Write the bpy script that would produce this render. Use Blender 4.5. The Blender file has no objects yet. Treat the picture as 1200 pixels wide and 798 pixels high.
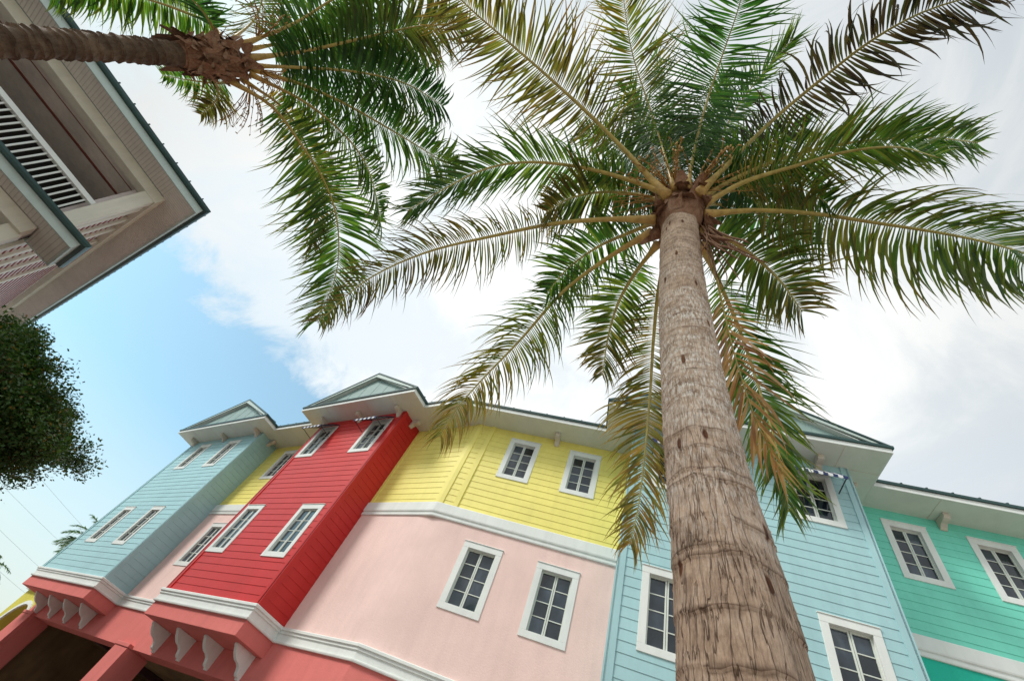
import bpy, math, random
from mathutils import Vector, Matrix
R_ = math.radians
sc = bpy.context.scene
col = sc.collection

# ------------------------------------------------------------------ camera
cd = bpy.data.cameras.new('camera'); cam = bpy.data.objects.new('camera', cd); col.objects.link(cam)
cd.sensor_fit = 'HORIZONTAL'; cd.sensor_width = 36; cd.lens = 15.116
cd.clip_start = 0.05; cd.clip_end = 2000
M3 = Matrix(((0.860606, 0.188546, 0.473083), (0.399509, -0.826045, -0.397546), (0.315832, 0.531131, -0.786225)))
cam.matrix_world = Matrix.Translation((0, 0, 1.5)) @ M3.to_4x4()
sc.camera = cam

# ------------------------------------------------------------------ light
GLOW = (-0.42, 0.49, 0.76)              # where the cloud deck is thinnest and brightest
SUN_EL, SUN_AZ = 44.0, 212.0            # azimuth clockwise from +Y
sunv = Vector((math.sin(R_(SUN_AZ)) * math.cos(R_(SUN_EL)), math.cos(R_(SUN_AZ)) * math.cos(R_(SUN_EL)), math.sin(R_(SUN_EL))))
ld = bpy.data.lights.new('sun', 'SUN'); ld.energy = 1.9; ld.angle = R_(16); ld.color = (1.0, .96, .9)
sun = bpy.data.objects.new('sun', ld); col.objects.link(sun)
sun.rotation_euler = sunv.to_track_quat('Z', 'Y').to_euler()

w = bpy.data.worlds.new('World'); sc.world = w; w.use_nodes = True
nt = w.node_tree; nt.nodes.clear()
def N(t, **k):
    n = nt.nodes.new(t)
    for a, b in k.items(): setattr(n, a, b)
    return n
def L(a, b): nt.links.new(a, b)
out = N('ShaderNodeOutputWorld')
sky = N('ShaderNodeTexSky', sky_type='NISHITA', sun_disc=False)
sky.sun_elevation = R_(SUN_EL); sky.sun_rotation = R_(SUN_AZ); sky.air_density = 1.0; sky.dust_density = 1.6; sky.ozone_density = 1.2
bg1 = N('ShaderNodeBackground'); bg1.inputs['Strength'].default_value = 0.15
tint = N('ShaderNodeMix', data_type='RGBA', blend_type='MULTIPLY'); tint.inputs['Factor'].default_value = 1
L(sky.outputs[0], tint.inputs['A']); tint.inputs['B'].default_value = (.76, 1.07, .97, 1)
L(tint.outputs['Result'], bg1.inputs['Color'])
bg2 = N('ShaderNodeBackground'); bg2.inputs['Strength'].default_value = 0.585
mix = N('ShaderNodeMixShader')
tc = N('ShaderNodeTexCoord')
def math_(op, a=None, b=None, c=None):
    n = N('ShaderNodeMath', operation=op)
    for i, v in enumerate((a, b, c)):
        if v is None: continue
        if isinstance(v, (int, float)): n.inputs[i].default_value = v
        else: L(v, n.inputs[i])
    return n.outputs[0]
def noise_(scale, detail, rough, dist=0, off=(0, 0, 0), stretch=(1, 1, 1)):
    m = N('ShaderNodeMapping'); m.inputs['Location'].default_value = off; m.inputs['Scale'].default_value = stretch
    L(tc.outputs['Generated'], m.inputs['Vector'])
    n = N('ShaderNodeTexNoise'); n.inputs['Scale'].default_value = scale; n.inputs['Detail'].default_value = detail
    n.inputs['Roughness'].default_value = rough; n.inputs['Distortion'].default_value = dist
    L(m.outputs[0], n.inputs['Vector']); return n.outputs[0]
dot = N('ShaderNodeVectorMath', operation='DOT_PRODUCT'); L(tc.outputs['Generated'], dot.inputs[0])
dot.inputs[1].default_value = (0.4864, -0.1393, 0.8626)
edge = math_('ADD', dot.outputs['Value'], math_('MULTIPLY', math_('SUBTRACT', noise_(5.2, 10, .66, .4, (3, 1, 0)), .5), .42))
ms = N('ShaderNodeMapRange', interpolation_type='SMOOTHSTEP'); L(edge, ms.inputs['Value'])
ms.inputs['From Min'].default_value = -.035; ms.inputs['From Max'].default_value = .075
# thin patches in the cloud deck
th = N('ShaderNodeMapRange', interpolation_type='SMOOTHSTEP'); L(noise_(3.0, 8, .6, .6, (7, 2, 4)), th.inputs['Value'])
th.inputs['From Min'].default_value = .60; th.inputs['From Max'].default_value = .36
th.inputs['To Min'].default_value = .74; th.inputs['To Max'].default_value = 1.0
cov = math_('MAXIMUM', math_('MULTIPLY', ms.outputs[0], th.outputs[0]), .14)
# pale milky air near the horizon
sep = N('ShaderNodeSeparateXYZ'); L(tc.outputs['Generated'], sep.inputs[0])
hz = N('ShaderNodeMapRange', interpolation_type='SMOOTHSTEP'); L(sep.outputs['Z'], hz.inputs['Value'])
hz.inputs['From Min'].default_value = .48; hz.inputs['From Max'].default_value = .0
hz.inputs['To Min'].default_value = 0; hz.inputs['To Max'].default_value = .80
cov = math_('MAXIMUM', cov, hz.outputs[0])
L(cov, mix.inputs[0]); L(bg1.outputs[0], mix.inputs[1]); L(bg2.outputs[0], mix.inputs[2]); L(mix.outputs[0], out.inputs[0])
cr = N('ShaderNodeValToRGB'); L(noise_(2.4, 7, .55, .3, (1, 5, 2)), cr.inputs[0])
cr.color_ramp.elements[0].position = .33; cr.color_ramp.elements[0].color = (.93, .965, .965, 1)
cr.color_ramp.elements[1].position = .62; cr.color_ramp.elements[1].color = (.99, 1.0, .985, 1)
gd = N('ShaderNodeVectorMath', operation='DOT_PRODUCT'); L(tc.outputs['Generated'], gd.inputs[0]); gd.inputs[1].default_value = GLOW
gr = N('ShaderNodeMapRange', interpolation_type='SMOOTHSTEP'); L(gd.outputs['Value'], gr.inputs['Value'])
gr.inputs['From Min'].default_value = .55; gr.inputs['From Max'].default_value = .99; gr.inputs['To Min'].default_value = .97; gr.inputs['To Max'].default_value = 1.32
mg = N('ShaderNodeVectorMath', operation='SCALE'); L(cr.outputs[0], mg.inputs[0]); L(gr.outputs[0], mg.inputs['Scale'])
L(mg.outputs[0], bg2.inputs['Color'])

sc.view_settings.view_transform = 'Standard'; sc.view_settings.look = 'None'
sc.view_settings.exposure = 0.58; sc.view_settings.gamma = 1; sc.view_settings.use_curve_mapping = False
sc.render.engine = 'CYCLES'
sc.render.resolution_x = 1024; sc.render.resolution_y = 680

# ------------------------------------------------------------------ helpers
class MB:
    def __init__(s): s.v = []; s.f = []; s.m = []; s.c = None
    def vert(s, p): s.v.append(Vector(p)); return len(s.v) - 1
    def quad(s, a, b, c, d, m=0):
        i = len(s.v); s.v += [Vector(a), Vector(b), Vector(c), Vector(d)]; s.f.append((i, i+1, i+2, i+3)); s.m.append(m)
    def poly(s, pts, m=0):
        i = len(s.v); s.v += [Vector(p) for p in pts]; s.f.append(tuple(range(i, i+len(pts)))); s.m.append(m)
    def hexa(s, p, m=0):       # p: 8 points, bottom loop 0-3, top loop 4-7
        i = len(s.v); s.v += [Vector(q) for q in p]
        for f in ((3, 2, 1, 0), (4, 5, 6, 7), (0, 1, 5, 4), (1, 2, 6, 5), (2, 3, 7, 6), (3, 0, 4, 7)):
            s.f.append(tuple(i+k for k in f)); s.m.append(m)
    def box(s, x0, x1, y0, y1, z0, z1, m=0):
        s.hexa([(x0, y0, z0), (x1, y0, z0), (x1, y1, z0), (x0, y1, z0), (x0, y0, z1), (x1, y0, z1), (x1, y1, z1), (x0, y1, z1)], m)
    def prism(s, loop_a, loop_b, m=0):
        n = len(loop_a); i = len(s.v); s.v += [Vector(q) for q in loop_a] + [Vector(q) for q in loop_b]
        s.f.append(tuple(i+k for k in reversed(range(n)))); s.m.append(m)
        s.f.append(tuple(i+n+k for k in range(n))); s.m.append(m)
        for k in range(n):
            l = (k+1) % n; s.f.append((i+k, i+l, i+n+l, i+n+k)); s.m.append(m)
    def tube(s, pts, rad, n=8, m=0, cap=True):
        pts = [Vector(p) for p in pts]; rings = []; prev = None
        for k, p in enumerate(pts):
            t = (pts[min(k+1, len(pts)-1)] - pts[max(k-1, 0)]).normalized()
            a = prev if prev is not None else (Vector((0, 0, 1)) if abs(t.z) < .9 else Vector((1, 0, 0)))
            b = (a - t * a.dot(t)).normalized(); prev = b; c = t.cross(b)
            r = rad[k] if isinstance(rad, (list, tuple)) else rad
            ra, rb = r if isinstance(r, tuple) else (r, r)
            i = len(s.v)
            for q in range(n):
                an = 2*math.pi*q/n; s.v.append(p + b*math.cos(an)*ra + c*math.sin(an)*rb)
            rings.append(i)
        for k in range(len(rings)-1):
            for q in range(n):
                s.f.append((rings[k]+q, rings[k]+(q+1) % n, rings[k+1]+(q+1) % n, rings[k+1]+q)); s.m.append(m)
        if cap:
            s.f.append(tuple(rings[0]+q for q in reversed(range(n)))); s.m.append(m)
            s.f.append(tuple(rings[-1]+q for q in range(n))); s.m.append(m)
    def build(s, name, mats, parent=None, smooth=False, bevel=0, colors=None):
        if not isinstance(mats, (list, tuple)): mats = [mats]
        off = Vector(parent.get('_w', (0, 0, 0))) if parent is not None else Vector((0, 0, 0))
        me = bpy.data.meshes.new(name); me.from_pydata([tuple(v - off) for v in s.v], [], s.f)
        for m in mats: me.materials.append(m)
        if len(mats) > 1: me.polygons.foreach_set('material_index', s.m)
        if smooth: me.polygons.foreach_set('use_smooth', [True]*len(me.polygons))
        if colors is not None:
            at = me.color_attributes.new('col', 'FLOAT_COLOR', 'POINT')
            fl = []
            for c in colors: fl += [c[0], c[1], c[2], 1.0]
            at.data.foreach_set('color', fl)
        me.update()
        o = bpy.data.objects.new(name, me); col.objects.link(o)
        if parent is not None:
            o.parent = parent; o['_w'] = tuple(off)
        if bevel:
            b = o.modifiers.new('bevel', 'BEVEL'); b.width = bevel; b.segments = 2; b.limit_method = 'ANGLE'
        return o
def thing(name, loc, label, cat, group=None):
    o = bpy.data.objects.new(name, None); col.objects.link(o); o.location = loc
    o['_w'] = tuple(float(q) for q in loc); o['label'] = label; o['category'] = cat
    o.empty_display_size = .3
    if group: o['group'] = group
    return o
def tag(o, label=None, cat=None, group=None, kind=None):
    for k, v in (('label', label), ('category', cat), ('group', group), ('kind', kind)):
        if v: o[k] = v
    return o

class Frame:                    # a vertical plane: s along it, d outwards from it, z up
    def __init__(s, O, u, n): s.O = Vector((O[0], O[1], 0)); s.u = Vector((u[0], u[1], 0)); s.n = Vector((n[0], n[1], 0))
    def P(s, a, d, z): q = s.O + s.u*a + s.n*d; return Vector((q.x, q.y, z))
def fbox(mb, F, s0, s1, d0, d1, z0, z1, m=0):
    P = F.P
    mb.hexa([P(s0, d1, z0), P(s1, d1, z0), P(s1, d0, z0), P(s0, d0, z0), P(s0, d1, z1), P(s1, d1, z1), P(s1, d0, z1), P(s0, d0, z1)], m)

# ------------------------------------------------------------------ materials
def material(name):
    m = bpy.data.materials.new(name); m.use_nodes = True; t = m.node_tree
    b = t.nodes['Principled BSDF']; return m, t, b
def nd(t, ty, **k):
    n = t.nodes.new(ty)
    for a, b in k.items(): setattr(n, a, b)
    return n
def obj_noise(t, scale, detail=5, rough=.6, stretch=(1, 1, 1), dist=0):
    c = nd(t, 'ShaderNodeTexCoord'); m = nd(t, 'ShaderNodeMapping'); m.inputs['Scale'].default_value = stretch
    n = nd(t, 'ShaderNodeTexNoise'); n.inputs['Scale'].default_value = scale; n.inputs['Detail'].default_value = detail
    n.inputs['Roughness'].default_value = rough; n.inputs['Distortion'].default_value = dist
    t.links.new(c.outputs['Object'], m.inputs[0]); t.links.new(m.outputs[0], n.inputs['Vector']); return n.outputs[0]
def ramp(t, src, stops):
    r = nd(t, 'ShaderNodeValToRGB'); e = r.color_ramp.elements
    while len(e) < len(stops): e.new(.5)
    for i, (p, c) in enumerate(stops): e[i].position = p; e[i].color = (*c, 1) if len(c) == 3 else c
    t.links.new(src, r.inputs[0]); return r.outputs[0]
def mixc(t, a, b, fac, mode='MIX'):
    m = nd(t, 'ShaderNodeMix', data_type='RGBA', blend_type=mode)
    for s, v in (('Factor', fac), ('A', a), ('B', b)):
        if isinstance(v, (int, float)): m.inputs[s].default_value = v
        elif isinstance(v, tuple): m.inputs[s].default_value = (*v, 1)
        else: t.links.new(v, m.inputs[s])
    return m.outputs['Result']
def bump(t, b, src, strength, dist=.01):
    n = nd(t, 'ShaderNodeBump'); n.inputs['Strength'].default_value = strength; n.inputs['Distance'].default_value = dist
    t.links.new(src, n.inputs['Height']); t.links.new(n.outputs[0], b.inputs['Normal'])
def paint(name, c, rough=.5, var=.10, bmp=.12, bscale=60, grime=.25, spec=.4):
    m, t, b = material(name)
    dk = tuple(x*(1-var*1.6) for x in c); lt = tuple(min(1, x*(1+var)+var*.04) for x in c)
    f = ramp(t, obj_noise(t, 1.1, 6, .6), [(.3, dk), (.7, lt)])
    # chalky weathering with vertical runs
    f2 = ramp(t, obj_noise(t, 3.0, 8, .7, (1.6, 1.6, .22)), [(.45, (1, 1, 1)), (.75, (1-grime, 1-grime, 1-grime*.95))])
    cc = mixc(t, f, f2, 1.0, 'MULTIPLY')
    sp = ramp(t, obj_noise(t, 38, 3, .7), [(.66, (1, 1, 1)), (.8, (1-grime*1.1, 1-grime*1.1, 1-grime*1.1))])
    cc = mixc(t, cc, sp, .5, 'MULTIPLY')
    t.links.new(cc, b.inputs['Base Color'])
    b.inputs['Roughness'].default_value = rough; b.inputs['Specular IOR Level'].default_value = spec
    bump(t, b, obj_noise(t, bscale, 6, .7), bmp, .01); return m
def siding(name, c): return paint(name, c, .48, .05, .10, 45, .09)
def stucco(name, c): return paint(name, c, .85, .05, .5, 30, .09, .2)
M = {}
M['blueL'] = siding('pale_blue_paint', (.36, .60, .64))
M['blueR'] = siding('light_blue_paint', (.37, .59, .62))
M['red'] = siding('red_paint', (.56, .022, .020))
M['yellow'] = siding('yellow_paint', (.86, .76, .20))
M['teal'] = siding('turquoise_paint', (.19, .70, .55))
M['tealst'] = stucco('turquoise_stucco', (.03, .52, .38))
M['pink'] = stucco('pink_stucco', (.86, .63, .58))
M['coral'] = stucco('coral_stucco', (.70, .20, .18))
M['lemon'] = stucco('lemon_stucco', (.62, .56, .10))
M['white'] = paint('white_trim', (.76, .79, .76), .5, .04, .12, 50, .10)
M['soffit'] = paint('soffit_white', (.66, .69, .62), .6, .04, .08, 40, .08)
M['sash'] = paint('sash_white', (.66, .70, .64), .5, .05, .1, 50, .12)
M['gable'] = paint('gable_green', (.28, .39, .37), .55, .08, .1, 40, .12)
M['rake'] = paint('rake_green_white', (.47, .56, .53), .5, .05, .1, 40, .1)
M['roof'] = paint('green_metal_roof', (.020, .060, .056), .4, .12, .05, 30, .25)
M['cream'] = paint('cream_block', (.62, .56, .47), .6, .07, .2, 40, .18)
M['dark'] = paint('shade_and_joint_black', (.025, .022, .02), .9, .1, .1, 20, .1)
M['brown'] = paint('brown_ceiling', (.26, .17, .085), .8, .2, .2, 10, .3)
M['brownbeam'] = paint('brown_beam', (.07, .035, .04), .8, .2, .2, 10, .3)
M['vinyl'] = paint('tan_soffit', (.68, .65, .60), .6, .06, .1, 40, .12)
M['vinylgroove'] = paint('tan_groove', (.52, .49, .45), .7, .06, .1, 40, .12)
M['beam'] = paint('beam_cream', (.68, .66, .56), .55, .06, .1, 30, .15)
M['porchceil'] = paint('porch_ceiling', (.76, .69, .62), .7, .12, .1, 30, .2)
M['redline'] = paint('dull_red_moulding', (.22, .06, .045), .7, .1, .1, 30, .2)
M['lap'] = siding('white_lap_siding', (.66, .58, .57))
M['lapgap'] = paint('rosy_lap_edge', (.36, .10, .09), .7, .1, .1, 30, .2)
M['wire'] = paint('wire_grey', (.30, .32, .34), .5, .05, .05, 30, .1)
M['iron'] = paint('dark_iron', (.03, .03, .035), .4, .1, .05, 30, .2)
M['navy'] = paint('navy_canvas', (.020, .035, .12), .8, .1, .3, 90, .2)
M['canvas'] = paint('white_canvas', (.68, .70, .70), .8, .05, .3, 90, .2)
def glass():
    m, t, b = material('window_glass')
    f = ramp(t, obj_noise(t, 2.3, 3, .55, (1, 1, .6)), [(.35, (.014, .020, .026)), (.55, (.032, .044, .055)), (.7, (.070, .088, .105))])
    at = nd(t, 'ShaderNodeAttribute', attribute_name='col'); f = mixc(t, f, at.outputs['Color'], 1.0, 'MULTIPLY')
    t.links.new(f, b.inputs['Base Color']); b.inputs['Roughness'].default_value = .06
    b.inputs['Specular IOR Level'].default_value = .5; b.inputs['IOR'].default_value = 1.62
    bump(t, b, obj_noise(t, 2.5, 3, .5), .05, .02); return m
M['glass'] = glass()

# ------------------------------------------------------------------ ground
def ground_mat(name, c, brick=None):
    m, t, b = material(name)
    f = ramp(t, obj_noise(t, .8, 8, .7), [(.3, tuple(x*.75 for x in c)), (.7, tuple(x*1.15 for x in c))])
    if brick:
        cc = nd(t, 'ShaderNodeTexCoord'); br = nd(t, 'ShaderNodeTexBrick'); t.links.new(cc.outputs['Object'], br.inputs['Vector'])
        br.inputs['Scale'].default_value = 4; br.inputs['Mortar Size'].default_value = .02
        br.inputs['Color1'].default_value = (1, 1, 1, 1); br.inputs['Color2'].default_value = (.82, .78, .75, 1); br.inputs['Mortar'].default_value = (.5, .48, .45, 1)
        f = mixc(t, f, br.outputs['Color'], 1.0, 'MULTIPLY')
    t.links.new(f, b.inputs['Base Color']); b.inputs['Roughness'].default_value = .85
    bump(t, b, obj_noise(t, 30, 6, .7), .4, .01); return m
g = MB(); g.quad((-600, -600, 0), (600, -600, 0), (600, 600, 0), (-600, 600, 0)); tag(g.build('ground', ground_mat('sandy_ground', (.40, .385, .35))), kind='structure')
g = MB(); g.quad((-40, -14, .004), (30, -14, .004), (30, 30, .004), (-40, 30, .004)); tag(g.build('pavement', ground_mat('warm_paving', (.44, .39, .345), True)), kind='structure')

# ------------------------------------------------------------------ the row of houses
H1, H2, H3 = 3.80, 6.90, 9.52
U2 = (0.9285, 0.3714); Kx, Ky = -6.96, 6.45
FM = lambda y: Frame((0, y), (1, 0), (0, -1))                     # street front of the left wing
def FW(p): return Frame((Kx - U2[1]*p, Ky + U2[0]*p), U2, (U2[1], -U2[0]))
FR = lambda x: Frame((x, 0), (0, 1), (1, 0))                      # a side wall that faces right
FL = lambda x: Frame((x, 0), (0, 1), (-1, 0))
def W(s, p): return (Kx + U2[0]*s - U2[1]*p, Ky + U2[1]*s + U2[0]*p)

def spans(a, b, cuts):
    res = [(a, b)]
    for c0, c1 in cuts:
        nx = []
        for x0, x1 in res:
            if c1 <= x0 or c0 >= x1: nx.append((x0, x1)); continue
            if c0 > x0: nx.append((x0, c0))
            if c1 < x1: nx.append((c1, x1))
        res = nx
    return [r for r in res if r[1]-r[0] > 1e-4]
def wall(mb, F, s0, s1, z0, z1, holes=(), course=.172, lap=.0085, m=0, off=0):
    n = max(1, round((z1-z0)/course)) if lap else 1
    for k in range(n):
        za = z0+(z1-z0)*k/n; zb = z0+(z1-z0)*(k+1)/n
        bp = sorted({za, zb} | {z for h in holes for z in h[2:] if za < z < zb})
        dd = lambda z: off + .002 + lap*(1-(z-za)/(zb-za))
        for a, b in zip(bp, bp[1:]):
            zm = (a+b)/2
            for x0, x1 in spans(s0, s1, [h[:2] for h in holes if h[2] < zm < h[3]]):
                mb.quad(F.P(x0, dd(a), a), F.P(x1, dd(a), a), F.P(x1, dd(b), b), F.P(x0, dd(b), b), m)
        if lap:
            for x0, x1 in spans(s0, s1, [h[:2] for h in holes if h[2] < za < h[3]]):
                mb.quad(F.P(x0, off-.012, za), F.P(x1, off-.012, za), F.P(x1, dd(za), za), F.P(x0, dd(za), za), m)
def sweep(mb, path, prof, m=0, ends=True):
    n = len(path); rings = []
    for i, p in enumerate(path):
        p = Vector((p[0], p[1])); ns = []
        if i > 0: d = (p-Vector(path[i-1][:2])).normalized(); ns.append(Vector((d.y, -d.x)))
        if i < n-1: d = (Vector(path[i+1][:2])-p).normalized(); ns.append(Vector((d.y, -d.x)))
        if len(ns) == 2: q = (ns[0]+ns[1]).normalized(); q = q/max(.3, q.dot(ns[0]))
        else: q = ns[0]
        rings.append([mb.vert((p.x+q.x*d, p.y+q.y*d, z)) for d, z in prof])
    k = len(prof)
    for a, b in zip(rings, rings[1:]):
        for j in range(k):
            mb.f.append((a[j], b[j], b[(j+1) % k], a[(j+1) % k])); mb.m.append(m)
    if ends:
        mb.f.append(tuple(reversed(rings[0]))); mb.m.append(m); mb.f.append(tuple(rings[-1])); mb.m.append(m)

rng = random.Random(5)
def window(parent, F, s0, s1, z0, z1, awning=False, lit=0, lab=None):
    b = .125; a = MB()
    # casing boards, 45 mm proud
    fbox(a, F, s0, s1, -.02, .026, z1-b, z1); fbox(a, F, s0, s1, -.02, .026, z0, z0+b*.95)
    fbox(a, F, s0, s0+b, -.02, .024, z0+b*.95, z1-b); fbox(a, F, s1-b, s1, -.02, .024, z0+b*.95, z1-b)
    # reveals and a thin drip lip on top
    fbox(a, F, s0-.01, s1+.01, -.02, .040, z1, z1+.016)
    i0, i1, j0, j1 = s0+b, s1-b, z0+b*.95, z1-b
    D = -.085 if abs(F.u.y) > .1 else -.055
    fbox(a, F, i0-.03, i0, D, -.02, j0, j1); fbox(a, F, i1, i1+.03, D, -.02, j0, j1)
    fbox(a, F, i0-.03, i1+.03, D, -.02, j1, j1+.03); fbox(a, F, i0-.03, i1+.03, D, -.02, j0-.03, j0)
    win = a.build('window', M['white'], parent, bevel=.004)
    if lab: win['label'] = lab
    s = MB(); e = .027; d0, d1 = D+.006, D+.034
    c = (i0+i1)/2
    for x0, x1 in ((i0, c-.004), (c+.004, i1)):
        fbox(s, F, x0, x0+e, d0, d1, j0, j1); fbox(s, F, x1-e, x1, d0, d1, j0, j1)
        fbox(s, F, x0+e, x1-e, d0, d1, j0, j0+e*1.2); fbox(s, F, x0+e, x1-e, d0, d1, j1-e, j1)
        for q in range(1, 4):
            z = j0+e*1.2+(j1-j0-2.2*e)*q/4; fbox(s, F, x0+e, x1-e, d0+.006, d1-.008, z-.009, z+.009)
    s.build('sash', M['sash'], win, bevel=.003)
    p = MB()
    for x0, x1 in ((i0, c), (c, i1)):
        for q in range(4):
            za = j0+(j1-j0)*q/4; zb = j0+(j1-j0)*(q+1)/4
            r = [rng.uniform(-.0035, .0035) for _ in range(4)]      # old panes sit a little unevenly
            dz = D+.014
            p.quad(F.P(x0+.003, dz+r[0], za+.002), F.P(x1-.003, dz+r[1], za+.002), F.P(x1-.003, dz+r[2], zb-.002), F.P(x0+.003, dz+r[3], zb-.002))
    fbox(p, F, i0-.02, i1+.02, D-.03, D-.004, j0-.02, j1+.02)
    cs = []
    for k in range(0, len(p.v), 4): q = rng.choice((.5, .7, .9, 1.0, 1.2, 1.7)); cs += [(q, q, q*1.05)]*4
    p.build('pane', M['glass'], win, colors=cs[:len(p.v)])
    return (s0+.02, s1-.02, z0+.02, z1-.02)
def awning(parent, F, s0, s1, zt):
    a = MB(); n = 11; out_, drop = .47, .50
    def pr(t): return (.03+out_*t, zt-drop*(t**1.15))
    for k in range(n):
        x0 = s0+(s1-s0)*k/n; x1 = s0+(s1-s0)*(k+1)/n; m = k % 2
        for j in range(4):
            (d0, z0), (d1, z1) = pr(j/4), pr((j+1)/4)
            a.hexa([F.P(x0, d0, z0-.012), F.P(x1, d0, z0-.012), F.P(x1, d1, z1-.012), F.P(x0, d1, z1-.012),
                    F.P(x0, d0, z0), F.P(x1, d0, z0), F.P(x1, d1, z1), F.P(x0, d1, z1)], m)
        d, z = pr(1); c = (x0+x1)/2; r = (x1-x0)/2          # scalloped valance
        lp = [(x0, z), (x1, z)] + [(c+r*math.cos(q*math.pi/6), z-.05-r*.6*math.sin(q*math.pi/6)) for q in range(0, 7)]
        a.prism([F.P(x, d+.001, zz) for x, zz in lp], [F.P(x, d+.010, zz) for x, zz in lp], m)
    aw = a.build('awning', [M['navy'], M['canvas']], parent); aw['label'] = 'navy and white striped canvas awning with scalloped edge'
    for x in (s0+.02, s1-.02):
        t = MB(); d, z = pr(1); t.tube([F.P(x, .045, z-.06), F.P(x, d, z-.03)], .011, 6); t.tube([F.P(x, d, z-.02), F.P(x, .03, zt-.02)], .010, 6)
        t.build('support_arm', M['iron'], aw)
def corbel(parent, F, s, z=H3, wd=.12):
    a = MB(); lp = [(0, z-.005), (.30, z-.005), (.30, z-.07), (.27, z-.115), (.21, z-.135), (.12, z-.15), (.06, z-.20), (.03, z-.235), (0, z-.24)]
    a.prism([F.P(s-wd/2, d+.01, zz) for d, zz in lp], [F.P(s+wd/2, d+.01, zz) for d, zz in lp]); a.build('eave_bracket', M['cream'], parent, bevel=.006)
def slab(mb, pts, z0, z1, m=0):
    mb.prism([(x, y, z0) for x, y in pts], [(x, y, z1) for x, y in pts], m)
EDGE = [(-.06, 9.632), (.055, 9.632), (.055, 9.70), (-.06, 9.72)]
FASC = [(-.03, 9.523), (.018, 9.523), (.018, 9.634), (-.03, 9.634)]
def eaves(parent, poly, path, seams=True):
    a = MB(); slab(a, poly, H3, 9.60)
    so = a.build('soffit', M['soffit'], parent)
    a = MB(); sweep(a, path, FASC); a.build('fascia', M['white'], parent)
    return so
def seam_lines(mb, F, xs, d0, d1):        # panel joints of the boarded soffit
    for x in xs: fbox(mb, F, x-.006, x+.006, d0, d1, H3-.004, H3+.01)
def roof_slope(mb, F, s0, s1, d_e, run, rise, z=9.69):
    P = F.P
    mb.hexa([P(s0, d_e, z-.03), P(s1, d_e, z-.03), P(s1, d_e-run, z-.03+rise), P(s0, d_e-run, z-.03+rise), P(s0, d_e, z), P(s1, d_e, z), P(s1, d_e-run, z+rise), P(s0, d_e-run, z+rise)])
    mb.hexa([P(s0, d_e-run, z-.03+rise), P(s1, d_e-run, z-.03+rise), P(s1, d_e-2*run, z-.03), P(s0, d_e-2*run, z-.03), P(s0, d_e-run, z+rise), P(s1, d_e-run, z+rise), P(s1, d_e-2*run, z), P(s0, d_e-2*run, z)])
    k = int((s1-s0)/.42)
    for i in range(k):                     # standing seams
        x = s0+(s1-s0)*(i+.5)/k
        mb.hexa([P(x-.013, d_e+.004, z), P(x+.013, d_e+.004, z), P(x+.013, d_e-run, z+rise), P(x-.013, d_e-run, z+rise), P(x-.013, d_e+.004, z+.04), P(x+.013, d_e+.004, z+.04), P(x+.013, d_e-run, z+rise+.04), P(x-.013, d_e-run, z+rise+.04)])
def gable_roof(parent, F, s0, s1, d_front, depth, peak):
    """s0,s1 eave edges; d_front the front edge; F's own plane is the bay wall"""
    P = F.P; c = (s0+s1)/2; ze = 9.66; d_b = d_front-depth
    a = MB()
    for e in (s0-.06, s1+.06):
        zz = ze; nx = Vector((0, 0, .055))
        q = [P(e, d_front+.03, zz), P(c, d_front+.03, peak), P(c, d_b, peak), P(e, d_b, zz)]
        a.hexa([*q, *[v+nx for v in q]])
        k = 12
        for i in range(1, k):              # seams run up the slope
            d = d_front+.03-depth*i/k; h = Vector((0, 0, .09)); u = F.n*.012
            b4 = [P(e, d, zz)-u, P(c, d, peak)-u, P(c, d, peak)+u, P(e, d, zz)+u]; a.hexa([*[v+Vector((0, 0, .05)) for v in b4], *[v+h for v in b4]])
    rf = a.build('roof', M['roof'], parent)
    b = MB(); t = .15
    for e in (s0-.03, s1+.03):             # raking boards under the metal
        lo = [P(e, d_front+.012, ze-.0), P(c, d_front+.012, peak-.0), P(c, d_front+.012, peak-t), P(e, d_front+.012, ze-.05)]
        b.prism(lo, [v-F.n*.035 for v in lo])
    b.build('rake_board', M['rake'], rf)
    b = MB(); zi = .035
    for e, sg in ((s0+.22, 1), (s1-.22, -1)):   # boarded underside of the overhang
        k = (peak-ze)/(c-s0) if sg == 1 else (peak-ze)/(s1-c)
        q = [P(e, d_front-.03, ze+.22*k-zi-.08), P(c, d_front-.03, peak-zi-.06), P(c, d_front-.16, peak-zi-.06), P(e, d_front-.16, ze+.22*k-zi-.08)]
        b.hexa([*q, *[v+Vector((0, 0, .03)) for v in q]])
    b.build('rake_soffit', M['white'], rf)
    b = MB(); g0 = d_front-.13
    tri = [P(s0+.1, g0, ze), P(s1-.1, g0, ze), P(c, g0, peak-.06)]
    b.prism(tri, [v-F.n*.05 for v in tri])
    n = 9
    for i in range(1, n):                  # sheet joints on the gable face
        f = i/n; x = s0+.1+(s1-s0-.2)*f; h = (1-abs(f-.5)*2)*(peak-ze-.12)
        if h > .1: fbox(b, F, x-.008, x+.008, g0, g0+.008, ze, ze+h)
    b.build('gable', M['gable'], rf)
    b = MB(); slab(b, [(v.x, v.y) for v in (P(s0+.02, d_front-.02, 0), P(s1-.02, d_front-.02, 0), P(s1-.02, d_front-.18, 0), P(s0+.02, d_front-.18, 0))], 9.605, 9.665)
    b.build('gable_ledge', M['roof'], rf)
    return rf

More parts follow.
